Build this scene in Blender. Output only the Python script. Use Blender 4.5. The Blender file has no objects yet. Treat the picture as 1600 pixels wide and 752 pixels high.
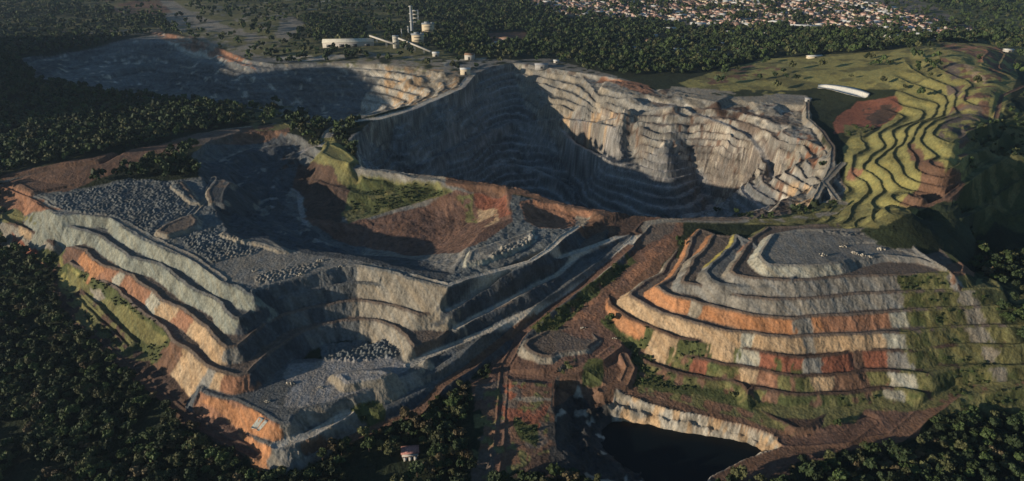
import bpy, math, random
import numpy as np
from mathutils import Vector
R = math.radians
C = bpy.context.scene.collection
rng = np.random.default_rng(7)
random.seed(7)

# ------------------------------------------------------------------ camera, light, exposure
CAM_H, PITCH, FOC = 320.0, R(26.0), 1100.0       # metres, radians, focal length in photo pixels
SUN_EL, SUN_AZ = R(10.8), R(23.0)                # sun is to the left (-x) and SUN_AZ towards the camera side
sc = bpy.context.scene
cam = bpy.data.cameras.new('camera'); cam_o = bpy.data.objects.new('camera', cam); C.objects.link(cam_o)
cam.sensor_width = 36; cam.lens = 36*FOC/1600; cam.clip_start = 1; cam.clip_end = 20000
cam_o.location = (0, 0, CAM_H); cam_o.rotation_euler = (math.pi/2-PITCH, 0, 0)
sc.camera = cam_o
w = bpy.data.worlds.new('World'); sc.world = w; w.use_nodes = True
nt = w.node_tree; nt.nodes.clear()
sky = nt.nodes.new('ShaderNodeTexSky'); sky.sky_type = 'NISHITA'; sky.sun_disc = False
sky.ozone_density = 4.0; sky.air_density = 1.3; sky.dust_density = .3; sky.sun_elevation = SUN_EL; sky.sun_rotation = math.pi*1.5-SUN_AZ
bg = nt.nodes.new('ShaderNodeBackground'); bg.inputs[1].default_value = 0.078
out = nt.nodes.new('ShaderNodeOutputWorld')
nt.links.new(sky.outputs[0], bg.inputs[0]); nt.links.new(bg.outputs[0], out.inputs[0])
sun = bpy.data.lights.new('sun', 'SUN'); sun.energy = 4.6; sun.angle = R(0.6); sun.color = (1.0, 0.86, 0.68)
sun_o = bpy.data.objects.new('sun', sun); C.objects.link(sun_o); sun_o.location = (-300, -100, 500)
to_sun = Vector((-math.cos(SUN_AZ)*math.cos(SUN_EL), -math.sin(SUN_AZ)*math.cos(SUN_EL), math.sin(SUN_EL)))
sun_o.rotation_euler = to_sun.to_track_quat('Z', 'Y').to_euler()
vs = sc.view_settings; vs.view_transform = 'Standard'; vs.look = 'None'; vs.exposure = 0.32; vs.gamma = 1
sc.render.engine = 'CYCLES'; sc.cycles.max_bounces = 4; sc.cycles.volume_bounces = 0
sc.cycles.volume_step_rate = 10; sc.cycles.use_denoising = True

DENS = 1.0          # mesh density
cp, sp = math.cos(PITCH), math.sin(PITCH)
def PX(px, py, z):
    """map position of a photo point standing at height z"""
    a = (px-800)/FOC; b = (376-py)/FOC
    dy, dz = cp+b*sp, -sp+b*cp
    t = (z-CAM_H)/dz
    return a*t, dy*t

# ------------------------------------------------------------------ noise
def _h(i, j, s):
    i = i.astype(np.uint32); j = j.astype(np.uint32)
    h = i*np.uint32(374761393)+j*np.uint32(668265263)+np.uint32(s*2654435761 & 0xffffffff)
    h = (h ^ (h >> np.uint32(13)))*np.uint32(1274126177); h ^= h >> np.uint32(16)
    return (h & np.uint32(0xffff)).astype(np.float32)/65535.0
def noise(x, y, s=0):
    xi = np.floor(x); yi = np.floor(y); fx = (x-xi).astype(np.float32); fy = (y-yi).astype(np.float32)
    fx = fx*fx*(3-2*fx); fy = fy*fy*(3-2*fy); xi = xi.astype(np.int64); yi = yi.astype(np.int64)
    a = _h(xi, yi, s); b = _h(xi+1, yi, s); c = _h(xi, yi+1, s); d = _h(xi+1, yi+1, s)
    return (a+(b-a)*fx)*(1-fy)+(c+(d-c)*fx)*fy
def fbm(x, y, o=3, s=0):
    r = 0; a = .5; t = 0
    for k in range(o):
        r = r+a*noise(x*2**k+17.3*k, y*2**k-9.1*k, s+k); t += a; a *= .5
    return r/t
def sstep(a, b, x):
    t = np.clip((x-a)/(b-a), 0, 1); return t*t*(3-2*t)

# ------------------------------------------------------------------ fan grid: fine near, coarse far
rows = [60.0]
while rows[-1] < 6500:
    y = rows[-1]
    if y < 290: d = 0.02*y
    elif y < 1350: d = max(.85, .0018*y)
    else: d = .0055*y
    rows.append(y+d/DENS)
rows = np.array(rows)
ui = np.arange(-1.02, 1.0201, .0013/DENS)
uo = 1.02*np.power(1.06, np.arange(1, 15))
us = np.concatenate([-uo[::-1], ui, uo])
NR, NC = len(rows), len(us)
GY = np.repeat(rows[:, None], NC, 1).astype(np.float32)
GX = (GY*us[None, :]).astype(np.float32)
def sample(F, x, y):
    """bilinear lookup in the fan grid"""
    x = np.asarray(x, float); y = np.asarray(y, float)
    r = np.interp(y, rows, np.arange(NR)); c = np.interp(x/np.maximum(y, 1), us, np.arange(NC))
    r0 = np.clip(r.astype(int), 0, NR-2); c0 = np.clip(c.astype(int), 0, NC-2); fr = r-r0; fc = c-c0
    return (F[r0, c0]*(1-fc)+F[r0, c0+1]*fc)*(1-fr)+(F[r0+1, c0]*(1-fc)+F[r0+1, c0+1]*fc)*fr

# ------------------------------------------------------------------ scattered-point surface (thin plate), evaluated coarse and upsampled
def rbf(pts, lin=False):
    P = np.array(pts, float); xy = P[:, :2]/500; z = P[:, 2]; n = len(P)
    d = np.hypot(xy[:, None, 0]-xy[None, :, 0], xy[:, None, 1]-xy[None, :, 1])
    ker = (lambda d: d) if lin else (lambda d: d*d*np.log(d+1e-9))
    K = ker(d)+np.eye(n)*(1e-3 if lin else 2e-4)*(-1 if lin else 1)
    A = np.zeros((n+3, n+3)); A[:n, :n] = K; A[:n, n] = 1; A[:n, n+1:] = xy; A[n, :n] = 1; A[n+1:, :n] = xy.T
    s = np.linalg.solve(A, np.concatenate([z, [0, 0, 0]]))
    ri = np.unique(np.append(np.arange(0, NR, 6), NR-1)); ci = np.unique(np.append(np.arange(0, NC, 6), NC-1))
    gy = rows[ri][:, None]*np.ones(len(ci)); gx = gy*us[ci][None, :]
    r = s[n]+s[n+1]*gx/500+s[n+2]*gy/500
    for k in range(n): r = r+s[k]*ker(np.hypot(gx/500-xy[k, 0], gy/500-xy[k, 1]))
    t = np.empty((len(ri), NC))
    for a in range(len(ri)): t[a] = np.interp(np.arange(NC), ci, r[a])
    f = np.interp(np.arange(NR), ri, np.arange(len(ri))); a0 = np.clip(f.astype(int), 0, len(ri)-2); fr = (f-a0)[:, None]
    return (t[a0]*(1-fr)+t[a0+1]*fr).astype(np.float32)

# ------------------------------------------------------------------ distance to an outline or a line
def region(P, m):
    x0, y0 = P.min(0)-m; x1, y1 = P.max(0)+m
    return np.nonzero((GX > x0) & (GX < x1) & (GY > y0) & (GY < y1))
def polydist(P, Z, x, y, closed=True, cross=True):
    """distance, z of the nearest edge point, arc position, edge index, inside flag"""
    n = len(P); best = np.full(x.shape, 1e9, np.float32); bz = np.zeros_like(best); bs = np.zeros_like(best)
    bi = np.zeros(x.shape, np.float32); ins = np.zeros(x.shape, bool); s0 = 0.0
    for k in range(n if closed else n-1):
        a = P[k]; b = P[(k+1) % n]; ex, ey = b-a; L = math.hypot(ex, ey)+1e-6
        t = np.clip(((x-a[0])*ex+(y-a[1])*ey)/(L*L), 0, 1)
        d = np.hypot(x-a[0]-t*ex, y-a[1]-t*ey); m = d < best
        best[m] = d[m]; tm = t[m]; bz[m] = Z[k]+(Z[(k+1) % n]-Z[k])*tm; bs[m] = s0+L*tm; bi[m] = k+tm
        s0 += L
        if closed:
            c = ((a[1] > y) != (b[1] > y)); ins ^= c & (x < ex*(y-a[1])/(ey if abs(ey) > 1e-9 else 1e-9)+a[0])
    return best, bz, bs, bi, ins
def inside(P, x, y):
    ins = np.zeros(x.shape, bool); n = len(P)
    for k in range(n):
        a = P[k]; b = P[(k+1) % n]; ey = b[1]-a[1]
        ins ^= ((a[1] > y) != (b[1] > y)) & (x < (b[0]-a[0])*(y-a[1])/(ey if abs(ey) > 1e-9 else 1e-9)+a[0])
    return ins

# ------------------------------------------------------------------ ground colours (linear; mostly real surface colours, the dark blue-grey is painted shade)
COL = dict(
 forest=(.022, .030, .014), grey=(.205, .192, .165), dgrey=(.12, .122, .116), pale=(.33, .315, .25), orange=(.36, .175, .085),
 tan=(.37, .26, .155), brick=(.215, .085, .052), brown=(.155, .090, .058), red=(.15, .088, .062), grass=(.245, .222, .080),
 scrub=(.070, .080, .030), lime=(.37, .335, .27), road=(.42, .38, .31), bench=(.135, .105, .082), rust=(.25, .13, .078),
 olive=(.145, .136, .056), gtan=(.24, .212, .165), shadegrey=(.070, .076, .080), ggreen=(.215, .222, .180), pflat=(.27, .255, .235), white=(.75, .74, .70), dscrub=(.034, .042, .020), yellow=(.30, .25, .07),
 wet=(.05, .047, .043), slate=(.13, .138, .132), dbrown=(.085, .055, .040), field=(.10, .11, .045), town=(.16, .14, .115))
CN = list(COL); CI = {k: i for i, k in enumerate(CN)}; CA = np.array([COL[k] for k in CN], np.float32)

# ------------------------------------------------------------------ 1. natural ground
def pts(s, z=None):
    o = []
    for t in s.split():
        v = [float(q) for q in t.split(',')]
        zz = v[2] if len(v) > 2 else z
        o.append((*PX(v[0], v[1], zz), zz))
    return o
hill_lines = ['1339,205,58 1347,228,58 1337,244,58 1331,266,58 1352,285,58 1355,296,58 1340,316,58 1326,335,58',
 '1386,226,66 1370,240,66 1355,251,66 1354,264,66 1370,275,66 1383,296,66 1367,316,66 1350,331,66',
 '1457,168,74 1453,180,74 1430,192,74 1404,205,74 1386,237,74 1377,251,74 1398,268,74 1411,287,74 1404,307,74 1370,324,74',
 '1471,153,82 1471,175,82 1449,188,82 1430,200,82 1415,227,82 1421,243,82 1434,273,82 1434,296,82 1408,315,80',
 '1488,140,90 1491,155,90 1479,183,90 1455,190,90 1441,213,90 1438,226,90 1464,246,90 1490,268,88',
 '1510,140,98 1514,158,98 1495,185,98 1470,196,98 1462,207,98 1485,232,96']
base = pts('-200,860,0 0,800,0 400,800,0 250,720,3 800,800,2 1200,800,0 1700,800,-5 0,752,0 200,740,0 400,740,0 600,740,0 780,740,2 1300,740,0 1600,740,-5 '
 '1600,640,0 1400,690,2 0,600,3 130,600,7 200,560,11 150,503,13 262,600,13 310,645,11 370,695,7 425,728,3 100,440,17 0,500,7 60,500,10 -100,560,3 0,430,14 60,415,20 5,375,24 200,650,6 -120,400,10 0,330,38 30,345,36 -200,300,40 0,300,46 0,270,50 '
 '-200,200,52 0,200,50 200,180,52 400,190,52 480,190,52 0,100,52 0,40,52 250,20,56 500,80,60 640,80,62 740,100,60 850,92,58 960,112,58 1040,128,60 '
 '1110,140,60 700,20,55 1000,60,45 1000,10,45 1300,30,45 1500,30,45 1600,60,50 1700,0,50 -200,0,60 '
 '1600,250,66 1570,320,40 1590,400,5 1510,400,12 1600,470,5 1590,520,14 1575,230,82 1600,170,90 1600,110,80 1700,300,48 1700,420,0 1700,550,0 1500,345,42 1555,270,52 '
 '1000,345,48 1100,342,50 1200,335,50 1290,345,52 1350,352,54 1400,352,56 1440,345,50 990,380,44 940,440,32 900,480,25 860,520,17 800,560,13 760,600,9 800,640,8 860,600,12 825,568,15 900,568,16 '
 '960,590,10 780,680,5 700,650,5 620,672,4 500,715,2 700,280,52 560,258,52 880,320,52 '
 '1200,150,60 1260,160,60 1260,110,72 1150,115,64 1100,125,62 1200,95,66 1300,90,76 1380,100,84 1330,128,74 1360,160,64 1400,75,88 1450,72,94 1440,110,92 1400,140,78 1430,160,76 '
 '1540,80,98 1560,110,92 1530,110,102 1500,90,102 1520,150,102 1530,190,99 1480,100,100 1540,230,82 1480,300,80 1500,330,62 1510,280,78 1445,312,79 1472,318,76 1440,335,67 1290,190,56 1310,240,54 1300,310,52 ')
base += pts(' '.join(hill_lines))
base += [(-400, 100, 0), (0, 60, 0), (400, 100, 0), (-1500, 3000, 60), (0, 3000, 50), (1500, 3000, 60), (-4000, 6000, 120), (0, 8000, 100), (5000, 7000, 120),
         (-800, 400, 10), (900, 400, 0), (1500, 1000, 40), (2500, 2500, 80), (-2500, 2000, 80)]
Z = rbf(base)
hillS = Z.copy()
LAB = np.full(Z.shape, CI['forest'], np.int16)      # colour class
KIND = np.zeros(Z.shape, np.int8)                   # 0 ground 1 road 2 left dump 3 right dump 4 pit 5 hill
FACE = np.zeros(Z.shape, bool)                      # steep bench faces
RIB = np.zeros(Z.shape, np.float32)                 # streaks running down the faces
wx = GX+(fbm(GX/14, GY/14, 3, 3)-.5)*5; wy = GY+(fbm(GX/14+50, GY/14, 3, 4)-.5)*5
# unseen mountain added west of the mine, shaped to shade the upper-left pit
dn = -GX*math.sin(SUN_AZ)+GY*math.cos(SUN_AZ); dd = GX*math.cos(SUN_AZ)+GY*math.sin(SUN_AZ)
hm = (np.exp(-np.abs((dn-1500)/250)**6)*150+np.exp(-np.abs((dn-1165)/125)**4)*178)*np.exp(-np.abs((dd+760)/230)**2)
Z = Z+(hm*(.85+.3*fbm(GX/160, GY/160, 3, 8))).astype(np.float32)
Z = Z+(fbm(GX/400, GY/400, 4, 11)-.5)*sstep(1500, 4000, GY)*120

def terrace(S, z0, h, flat=.45, berm=.9):
    if h > 100: return S, np.ones(S.shape, bool), S*0
    t = (S-z0)/h; k = np.floor(t); f = t-k
    z = z0+h*(k+sstep(flat, 1.0, f))
    z = z+berm*np.exp(-((f-.05)/.05)**2)
    return z, f > flat, k
def poly(s, z):
    a = [tuple(float(q) for q in t.split(',')) for t in s.split()]
    P = np.array([PX(v[0], v[1], v[2] if len(v) > 2 else z) for v in a]); Zs = np.array([v[2] if len(v) > 2 else z for v in a])
    return P, Zs

# terraced green hill
P, _ = poly('1290,350 1270,330 1318,300 1325,250 1320,215 1338,195 1352,208 1375,200 1400,150 1395,140 1430,95 1470,72 1570,72 1585,140 1550,230 1520,330 1440,352 1370,356', 66)
d, _, _, _, ins = polydist(P, np.zeros(len(P)), GX, GY)
wgt = sstep(-12, 12, np.where(ins, d, -d))
S = Z+(fbm(GX/30, GY/30, 3, 21)-.5)*3.2
T, f, k = terrace(S, 58, 6.4, .3, 1.3)
flatten = sstep(101, 104, Z)
Z = np.where(wgt > 0, Z*(1-wgt)+(T*(1-flatten)+Z*flatten)*wgt, Z).astype(np.float32)
m = ins & (wgt > .5); KIND[m] = 5; LAB[m] = CI['grass']; FACE[m & f] = True
LAB[m & ~f] = CI['olive']

# ------------------------------------------------------------------ 2. dumps: stacked benches, each a crest outline with slopes at the angle of repose
def bench(s, z, close, face, flat, kind, slope=1.0, berm=1.2, reach=70, rib=.55, jag=.35, fid=0):
    """s: crest traced 'px,py[,z][,colour of the face from here on]'"""
    P = []; Zs = []; cols = []; c = face
    toks = s.split()+['|']+close.split()
    for t in toks:
        if t == '|': continue
        v = t.split(','); zz = z
        for q in v[2:]:
            if q in CI: c = q
            else: zz = float(q)
        P.append(PX(float(v[0]), float(v[1]), zz)); Zs.append(zz); cols.append(CI[c])
    P = np.array(P); Zs = np.array(Zs); cols = np.array(cols)
    I = region(P, reach); x = wx[I]*jag+GX[I]*(1-jag); y = wy[I]*jag+GY[I]*(1-jag)
    d, bz, bs, bi, ins = polydist(P, Zs, x, y)
    r1 = fbm(bs/7, bs*0+3.1+z, 2, 31); r2 = fbm(bs/2.2, d/9+z, 2, 33); r3 = fbm(bs/22, bs*0+z, 2, 35)
    d = d+np.where(ins, -1, 1)*((r1-.5)*2.6+(r3-.5)*3.4)*rib
    ins = ins & (d > 0) | (~ins & (d < 0)); d = np.abs(d)
    if Zs.max()-Zs.min() > .5:
        num = 0; den = 0
        for k in range(len(P)):
            wk = 1/((x-P[k, 0])**2+(y-P[k, 1])**2+30)**1.2; num = num+wk*Zs[k]; den = den+wk
        zi = num/den; t = sstep(2, 40, d); zin = bz*(1-t)+zi*t
    else: zin = bz
    fan = (r2-.5)*1.5*rib*np.clip(d/2, 0, 1)
    h = np.where(ins, zin+berm*np.exp(-((d-2.2)/1.3)**2), bz-np.maximum(d-.4, 0)*slope+fan)
    old = Z[I]; win = h > old
    Z[I] = np.where(win, h, old)
    L = LAB[I]; F = FACE[I]; K = KIND[I]; RB = RIB[I]
    fc = cols[np.clip(np.floor(bi+(fbm(GX[I]/4, GY[I]/4, 3, 5)-.5)*.5).astype(int), 0, len(cols)-1)]
    L[win & ~ins] = fc[win & ~ins]; F[win] = ~ins[win]; K[win] = kind
    L[win & ins] = CI[flat]
    RB[win] = ((r2-.5)*1.3+(r1-.5)*.9)[win]; RB[win & ins] = 0
    LAB[I] = L; FACE[I] = F; KIND[I] = K; RIB[I] = RB

back = '987,330,52 900,318,52 800,290,52 700,278,52 560,258,52 500,215,52 440,190,52 400,200,52 280,205,52 190,215,52 150,245,52 80,262,50 10,275,48'
# left dump, bottom to top; dark blue-grey paints shade on faces turned from the sun
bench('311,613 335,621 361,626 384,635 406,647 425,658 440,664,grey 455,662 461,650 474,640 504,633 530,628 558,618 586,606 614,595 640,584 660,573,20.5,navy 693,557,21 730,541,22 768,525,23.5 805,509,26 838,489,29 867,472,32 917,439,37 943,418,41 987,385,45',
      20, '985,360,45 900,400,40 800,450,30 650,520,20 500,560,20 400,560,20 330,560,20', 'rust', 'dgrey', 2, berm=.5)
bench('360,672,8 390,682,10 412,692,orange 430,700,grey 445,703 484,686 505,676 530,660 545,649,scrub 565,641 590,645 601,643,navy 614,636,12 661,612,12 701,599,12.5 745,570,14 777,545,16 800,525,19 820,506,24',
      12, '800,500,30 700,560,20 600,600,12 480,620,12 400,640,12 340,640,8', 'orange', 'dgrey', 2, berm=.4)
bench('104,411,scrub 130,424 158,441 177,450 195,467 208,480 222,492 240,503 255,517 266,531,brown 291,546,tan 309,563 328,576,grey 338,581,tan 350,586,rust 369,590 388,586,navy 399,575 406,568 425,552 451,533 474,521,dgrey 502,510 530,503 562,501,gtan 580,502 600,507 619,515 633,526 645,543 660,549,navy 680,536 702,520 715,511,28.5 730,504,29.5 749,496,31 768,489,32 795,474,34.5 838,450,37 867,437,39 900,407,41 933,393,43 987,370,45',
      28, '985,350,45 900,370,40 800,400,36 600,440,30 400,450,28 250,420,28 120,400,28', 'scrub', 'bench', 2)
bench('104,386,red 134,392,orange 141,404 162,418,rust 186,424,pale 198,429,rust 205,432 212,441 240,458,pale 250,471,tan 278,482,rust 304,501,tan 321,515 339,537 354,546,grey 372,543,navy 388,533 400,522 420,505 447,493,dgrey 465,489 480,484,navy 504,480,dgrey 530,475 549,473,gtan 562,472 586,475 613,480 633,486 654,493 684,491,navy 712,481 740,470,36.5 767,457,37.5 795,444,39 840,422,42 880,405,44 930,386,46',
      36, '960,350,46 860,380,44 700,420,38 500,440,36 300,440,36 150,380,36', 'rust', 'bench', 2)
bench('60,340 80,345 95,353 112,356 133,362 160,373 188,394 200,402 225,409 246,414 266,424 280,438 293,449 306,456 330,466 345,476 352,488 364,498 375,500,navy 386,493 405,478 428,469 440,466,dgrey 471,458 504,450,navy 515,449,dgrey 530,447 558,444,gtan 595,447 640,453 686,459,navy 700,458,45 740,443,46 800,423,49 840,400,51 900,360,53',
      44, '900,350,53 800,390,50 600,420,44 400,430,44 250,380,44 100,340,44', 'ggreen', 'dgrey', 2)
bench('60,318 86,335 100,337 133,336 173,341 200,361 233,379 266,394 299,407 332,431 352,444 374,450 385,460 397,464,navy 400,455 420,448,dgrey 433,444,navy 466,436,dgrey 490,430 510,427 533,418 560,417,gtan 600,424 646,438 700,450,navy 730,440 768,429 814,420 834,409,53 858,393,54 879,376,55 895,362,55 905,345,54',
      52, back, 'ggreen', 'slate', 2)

# terraces on the far left edge of the dump
bench('0,345,36 20,352,36 35,358,36 60,368,34 85,385,33', 36, '100,350,36 60,335,38 0,325,38', 'gtan', 'dbrown', 2, reach=30)
bench('0,368,28 18,366,28 40,378,27 58,395,25 75,408,24', 28, '90,380,26 50,360,28 0,350,30', 'rust', 'scrub', 2, reach=30)
bench('112,462,16,scrub 125,480,16 150,503,15 175,520,14 200,548,13', 16, '215,535,16 180,500,18 130,450,18', 'scrub', 'dbrown', 2, reach=30)

# right dump, bottom to top
bench('985,596 996,588,scrub 1010,600 1035,610 1060,617 1097,623 1134,630 1153,633 1175,640 1200,652 1224,665 1242,674,brown 1260,672',
      6, '1300,650 1400,640 1500,620 1600,600 1700,560 1700,500 1300,500 1000,560', 'scrub', 'dbrown', 3, slope=.6, berm=.9, reach=50)
bench('985,548,14 993,557,scrub 1007,565 1024,573 1047,581 1073,588 1106,593 1134,596 1158,603 1168,618 1181,608 1201,612 1228,617 1265,620 1330,618 1380,610,pale 1414,612,scrub 1444,618 1472,620 1510,612 1560,606 1600,604 1700,600',
      13, '1700,480 1300,480 1000,530', 'scrub', 'dbrown', 3, slope=.85)
bench('938,500,20 944,507,scrub 965,517 994,530 1017,537 1026,543,tan 1043,550,scrub 1069,557 1084,561,brick 1104,566,scrub 1125,571 1158,574,tan 1187,579,rust 1212,586,scrub 1250,590 1268,590,tan 1300,589,brown 1341,585 1350,580,scrub 1388,581,pale 1430,586,scrub 1453,587 1475,580 1498,575 1553,575,gtan 1570,575,scrub 1600,575 1700,575',
      20, '1700,460 1300,460 1000,500', 'scrub', 'dbrown', 3)
bench('1058,358,44,orange 1045,371,42 1032,385,40 1013,409,36 994,433,31 985,440,30 965,447,29 946,463,28 950,477 963,486 981,499 1009,511,scrub 1022,515,tan 1060,529,scrub 1088,535 1112,537 1134,541 1155,545,pale 1187,551,brick 1214,556 1237,560 1256,562,grey 1282,560,brick 1308,556 1330,552,dbrown 1346,550,brick 1384,549,grey 1420,552,scrub 1460,546 1509,541,olive 1533,541,gtan 1552,542,olive 1600,542 1700,542',
      28, '1700,440,28 1300,440,28 1130,400,30 1100,370,42', 'orange', 'dbrown', 3)
bench('1075,358,47,gtan 1055,388,43 1045,405,41 1030,428,38 1005,441,37 985,455,36,tan 981,461 987,466 998,472 1013,481 1032,491 1061,498 1082,506 1106,513 1136,520 1156,521,pale 1178,523,tan 1196,526 1233,530 1254,528,grey 1270,527,tan 1300,526 1326,525 1378,522,pale 1420,524,scrub 1460,518 1509,512,gtan 1538,512,olive 1600,511 1700,511',
      36, '1700,420,36 1300,430,36 1140,400,38 1110,370,46', 'tan', 'bench', 3)
bench('1093,357,50,orange 1078,372,49 1073,388,47 1067,409,45 1050,431,44 1024,448,44 1039,459 1058,467 1081,471,gtan 1098,477,orange 1124,483 1160,491 1177,494 1214,498 1238,500,grey 1266,497,orange 1280,495,rust 1326,494 1386,489,pale 1414,488,scrub 1434,487 1490,484 1504,483,gtan 1530,482,olive 1600,481 1700,481',
      44, '1700,400,44 1300,420,44 1160,400,46 1130,370,50', 'orange', 'bench', 3)
bench('1115,366,54,orange 1105,380,53 1093,394,52,gtan 1080,405,52 1074,422,52,grey 1063,441,50 1088,447,49.5 1120,456,49.5 1140,461,50 1168,467,51.5 1214,470 1259,469 1307,465 1360,460 1405,459,scrub 1440,458 1496,455,gtan 1520,454,scrub 1548,452,51 1565,455,50',
      52, '1560,440,50 1520,425,51 1500,410 1300,400 1190,400 1150,370,54', 'grey', 'bench', 3)
bench('1150,366,57,yellow 1140,385,57 1125,400,57 1110,412,57,grey 1101,426,56 1108,437,55 1125,445,55 1160,449,55 1187,449,56 1224,446,58 1240,442,60', 56, '1260,425,60 1200,400,60 1180,380,60', 'yellow', 'dgrey', 3, reach=25)
bench('1172,372,60,rust 1160,392,60,gtan 1148,408 1141,424,grey 1150,431 1175,436 1205,439 1240,441 1280,437 1340,433 1405,432,scrub 1440,431 1478,431,gtan 1494,430,olive 1508,428,59',
      60, '1512,418,58 1490,400,60 1400,350 1300,350 1200,355', 'grey', 'bench', 3, slope=.9)
bench('1205,366,66,pale 1196,378 1190,388 1183,400 1192,411 1200,416 1240,418 1290,416 1310,413,grey 1340,406,64 1380,402,63 1430,406,62 1465,418,61 1492,430,61,brown',
      66, '1480,420,62 1440,395,63 1403,362,64 1390,357,65 1300,358,66 1240,359,66', 'grey', 'grey', 3, berm=1.5)

# flat-topped stockpile between the dumps
bench('817,541 824,549 845,559 861,559 874,553 904,549 921,545 938,532 930,523 912,512 880,512 856,515 824,532', 18.3, '', 'gtan', 'bench', 3, slope=.8, berm=1.2, reach=25)

# ------------------------------------------------------------------ 3. pits
def carve(rim, z, ctrl, z0, h, flat, kind, face, bench_c, berm=.8, wav=4, edge=10, lin=False, mix=None):
    P, Zs = poly(rim, z); c = pts(ctrl)
    n = len(P); extra = []
    for k in range(n):
        for t in (0, .5): q = P[k]*(1-t)+P[(k+1) % n]*t; extra.append((q[0], q[1], Zs[k]))
    S = rbf(extra+c, lin)
    I = region(P, 5); x, y = wx[I], wy[I]
    d, _, _, _, ins = polydist(P, Zs, x, y)
    s = S[I]+(fbm(GX[I]/45, GY[I]/45, 3, 41)-.5)*2*wav
    T, f, k = terrace(s, z0, h, flat, berm)
    if mix is not None: q = mix(GX[I], GY[I]); T = T*q+s*(1-q); f = f & (q > .5)
    wgt = sstep(0, edge, np.where(ins, d, 0))
    zz = Z[I]; new = zz*(1-wgt)+np.minimum(T, zz+2)*wgt
    Z[I] = np.where(ins, new, zz)
    L = LAB[I]; F = FACE[I]; K = KIND[I]; m = ins
    L[m] = np.where(f, CI[face], CI[bench_c])[m]; F[m] = f[m]; K[m] = kind
    LAB[I] = L; FACE[I] = F; KIND[I] = K
    zz = Z[I]; Z[I] = np.where(ins, zz+(fbm((GX[I]+zz*1.3)/5, (GY[I]-zz*1.1)/5, 3, 52)-.5)*1.4*sstep(0, 10, d), zz)
    RB = RIB[I]; RB[m] = ((fbm((GX[I]+zz*1.7)/4, (GY[I]-zz*1.9)/4, 3, 51)-.5)*2.0)[m]; RIB[I] = RB
# main pit
carve('545,222,52 565,262,52 630,270,52 700,280,52 800,296,52 880,318,52 960,336,50 1060,340,50 1180,342,50 1260,328,52 1318,312,52 1322,290,54 1300,240,56 1275,200,57 1262,165,59 1200,158,60 1110,150,60 1050,138,60 1020,140,59 960,122,58 870,108,58 800,98,58 760,106,58 735,120,56 690,150,54 640,170,50 590,185,50',
      54, '800,120,40 800,160,10 800,200,-20 800,240,-48 800,268,-66 760,135,40 760,160,18 760,200,-10 760,240,-38 760,265,-52 700,170,40 700,200,18 700,230,-5 700,260,-30 620,200,38 620,225,18 620,250,-5 560,208,45 575,235,25 '
      '900,140,42 900,165,28 900,190,13 900,210,-6 900,228,-24 900,250,-42 900,280,-60 900,305,-70 950,150,54 1000,165,50 1040,178,47 960,185,40 1000,190,38 1040,200,33 1040,225,20 1000,215,20 950,215,8 1000,240,2 1000,260,-12 1000,290,-30 1000,315,-44 950,240,-14 '
      '1100,180,46 1100,210,25 1100,240,4 1100,265,-16 1100,290,-36 1100,312,-42 1100,326,-45 1150,180,50 1150,215,30 1150,240,14 1150,265,-7 1150,290,-28 1150,315,-42 1200,190,52 1200,220,38 1200,250,25 1200,275,10 1200,298,-10 1200,318,-30 1240,200,53 1240,230,45 1240,260,35 1240,290,22 1230,312,8 1270,250,49 1272,290,44 850,190,0 850,215,-24 850,240,-42 1285,290,36 ',
      4, 8, .6, 4, 'lime', 'bench', berm=1.2, wav=7, edge=8)
# upper-left pit
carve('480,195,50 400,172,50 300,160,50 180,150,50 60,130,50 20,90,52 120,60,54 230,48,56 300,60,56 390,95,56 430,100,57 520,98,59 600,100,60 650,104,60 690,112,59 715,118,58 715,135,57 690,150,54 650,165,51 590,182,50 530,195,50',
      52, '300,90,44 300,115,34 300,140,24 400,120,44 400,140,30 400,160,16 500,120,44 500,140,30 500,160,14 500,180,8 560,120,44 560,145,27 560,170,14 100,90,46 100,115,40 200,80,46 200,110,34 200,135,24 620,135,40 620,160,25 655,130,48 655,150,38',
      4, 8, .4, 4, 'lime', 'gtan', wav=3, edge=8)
# basin inside the left dump
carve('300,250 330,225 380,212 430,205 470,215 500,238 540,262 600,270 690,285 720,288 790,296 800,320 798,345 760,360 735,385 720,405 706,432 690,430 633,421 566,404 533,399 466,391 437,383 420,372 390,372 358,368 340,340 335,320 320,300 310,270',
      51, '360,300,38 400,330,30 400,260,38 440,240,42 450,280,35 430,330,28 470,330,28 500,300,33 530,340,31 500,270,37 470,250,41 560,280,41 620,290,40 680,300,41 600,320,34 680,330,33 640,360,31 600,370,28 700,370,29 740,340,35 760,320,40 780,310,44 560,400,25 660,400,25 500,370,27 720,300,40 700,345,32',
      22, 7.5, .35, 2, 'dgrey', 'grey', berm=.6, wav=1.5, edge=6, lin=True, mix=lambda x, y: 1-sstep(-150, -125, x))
# red patch depression beside it
carve('812,318 830,312 870,318 930,330 945,342 935,352 905,358 870,362 840,360 822,348', 52, '830,340,46 870,340,46 920,342,47', 30, 200, .0, 2, 'rust', 'rust', berm=0, wav=1, edge=8)

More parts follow.
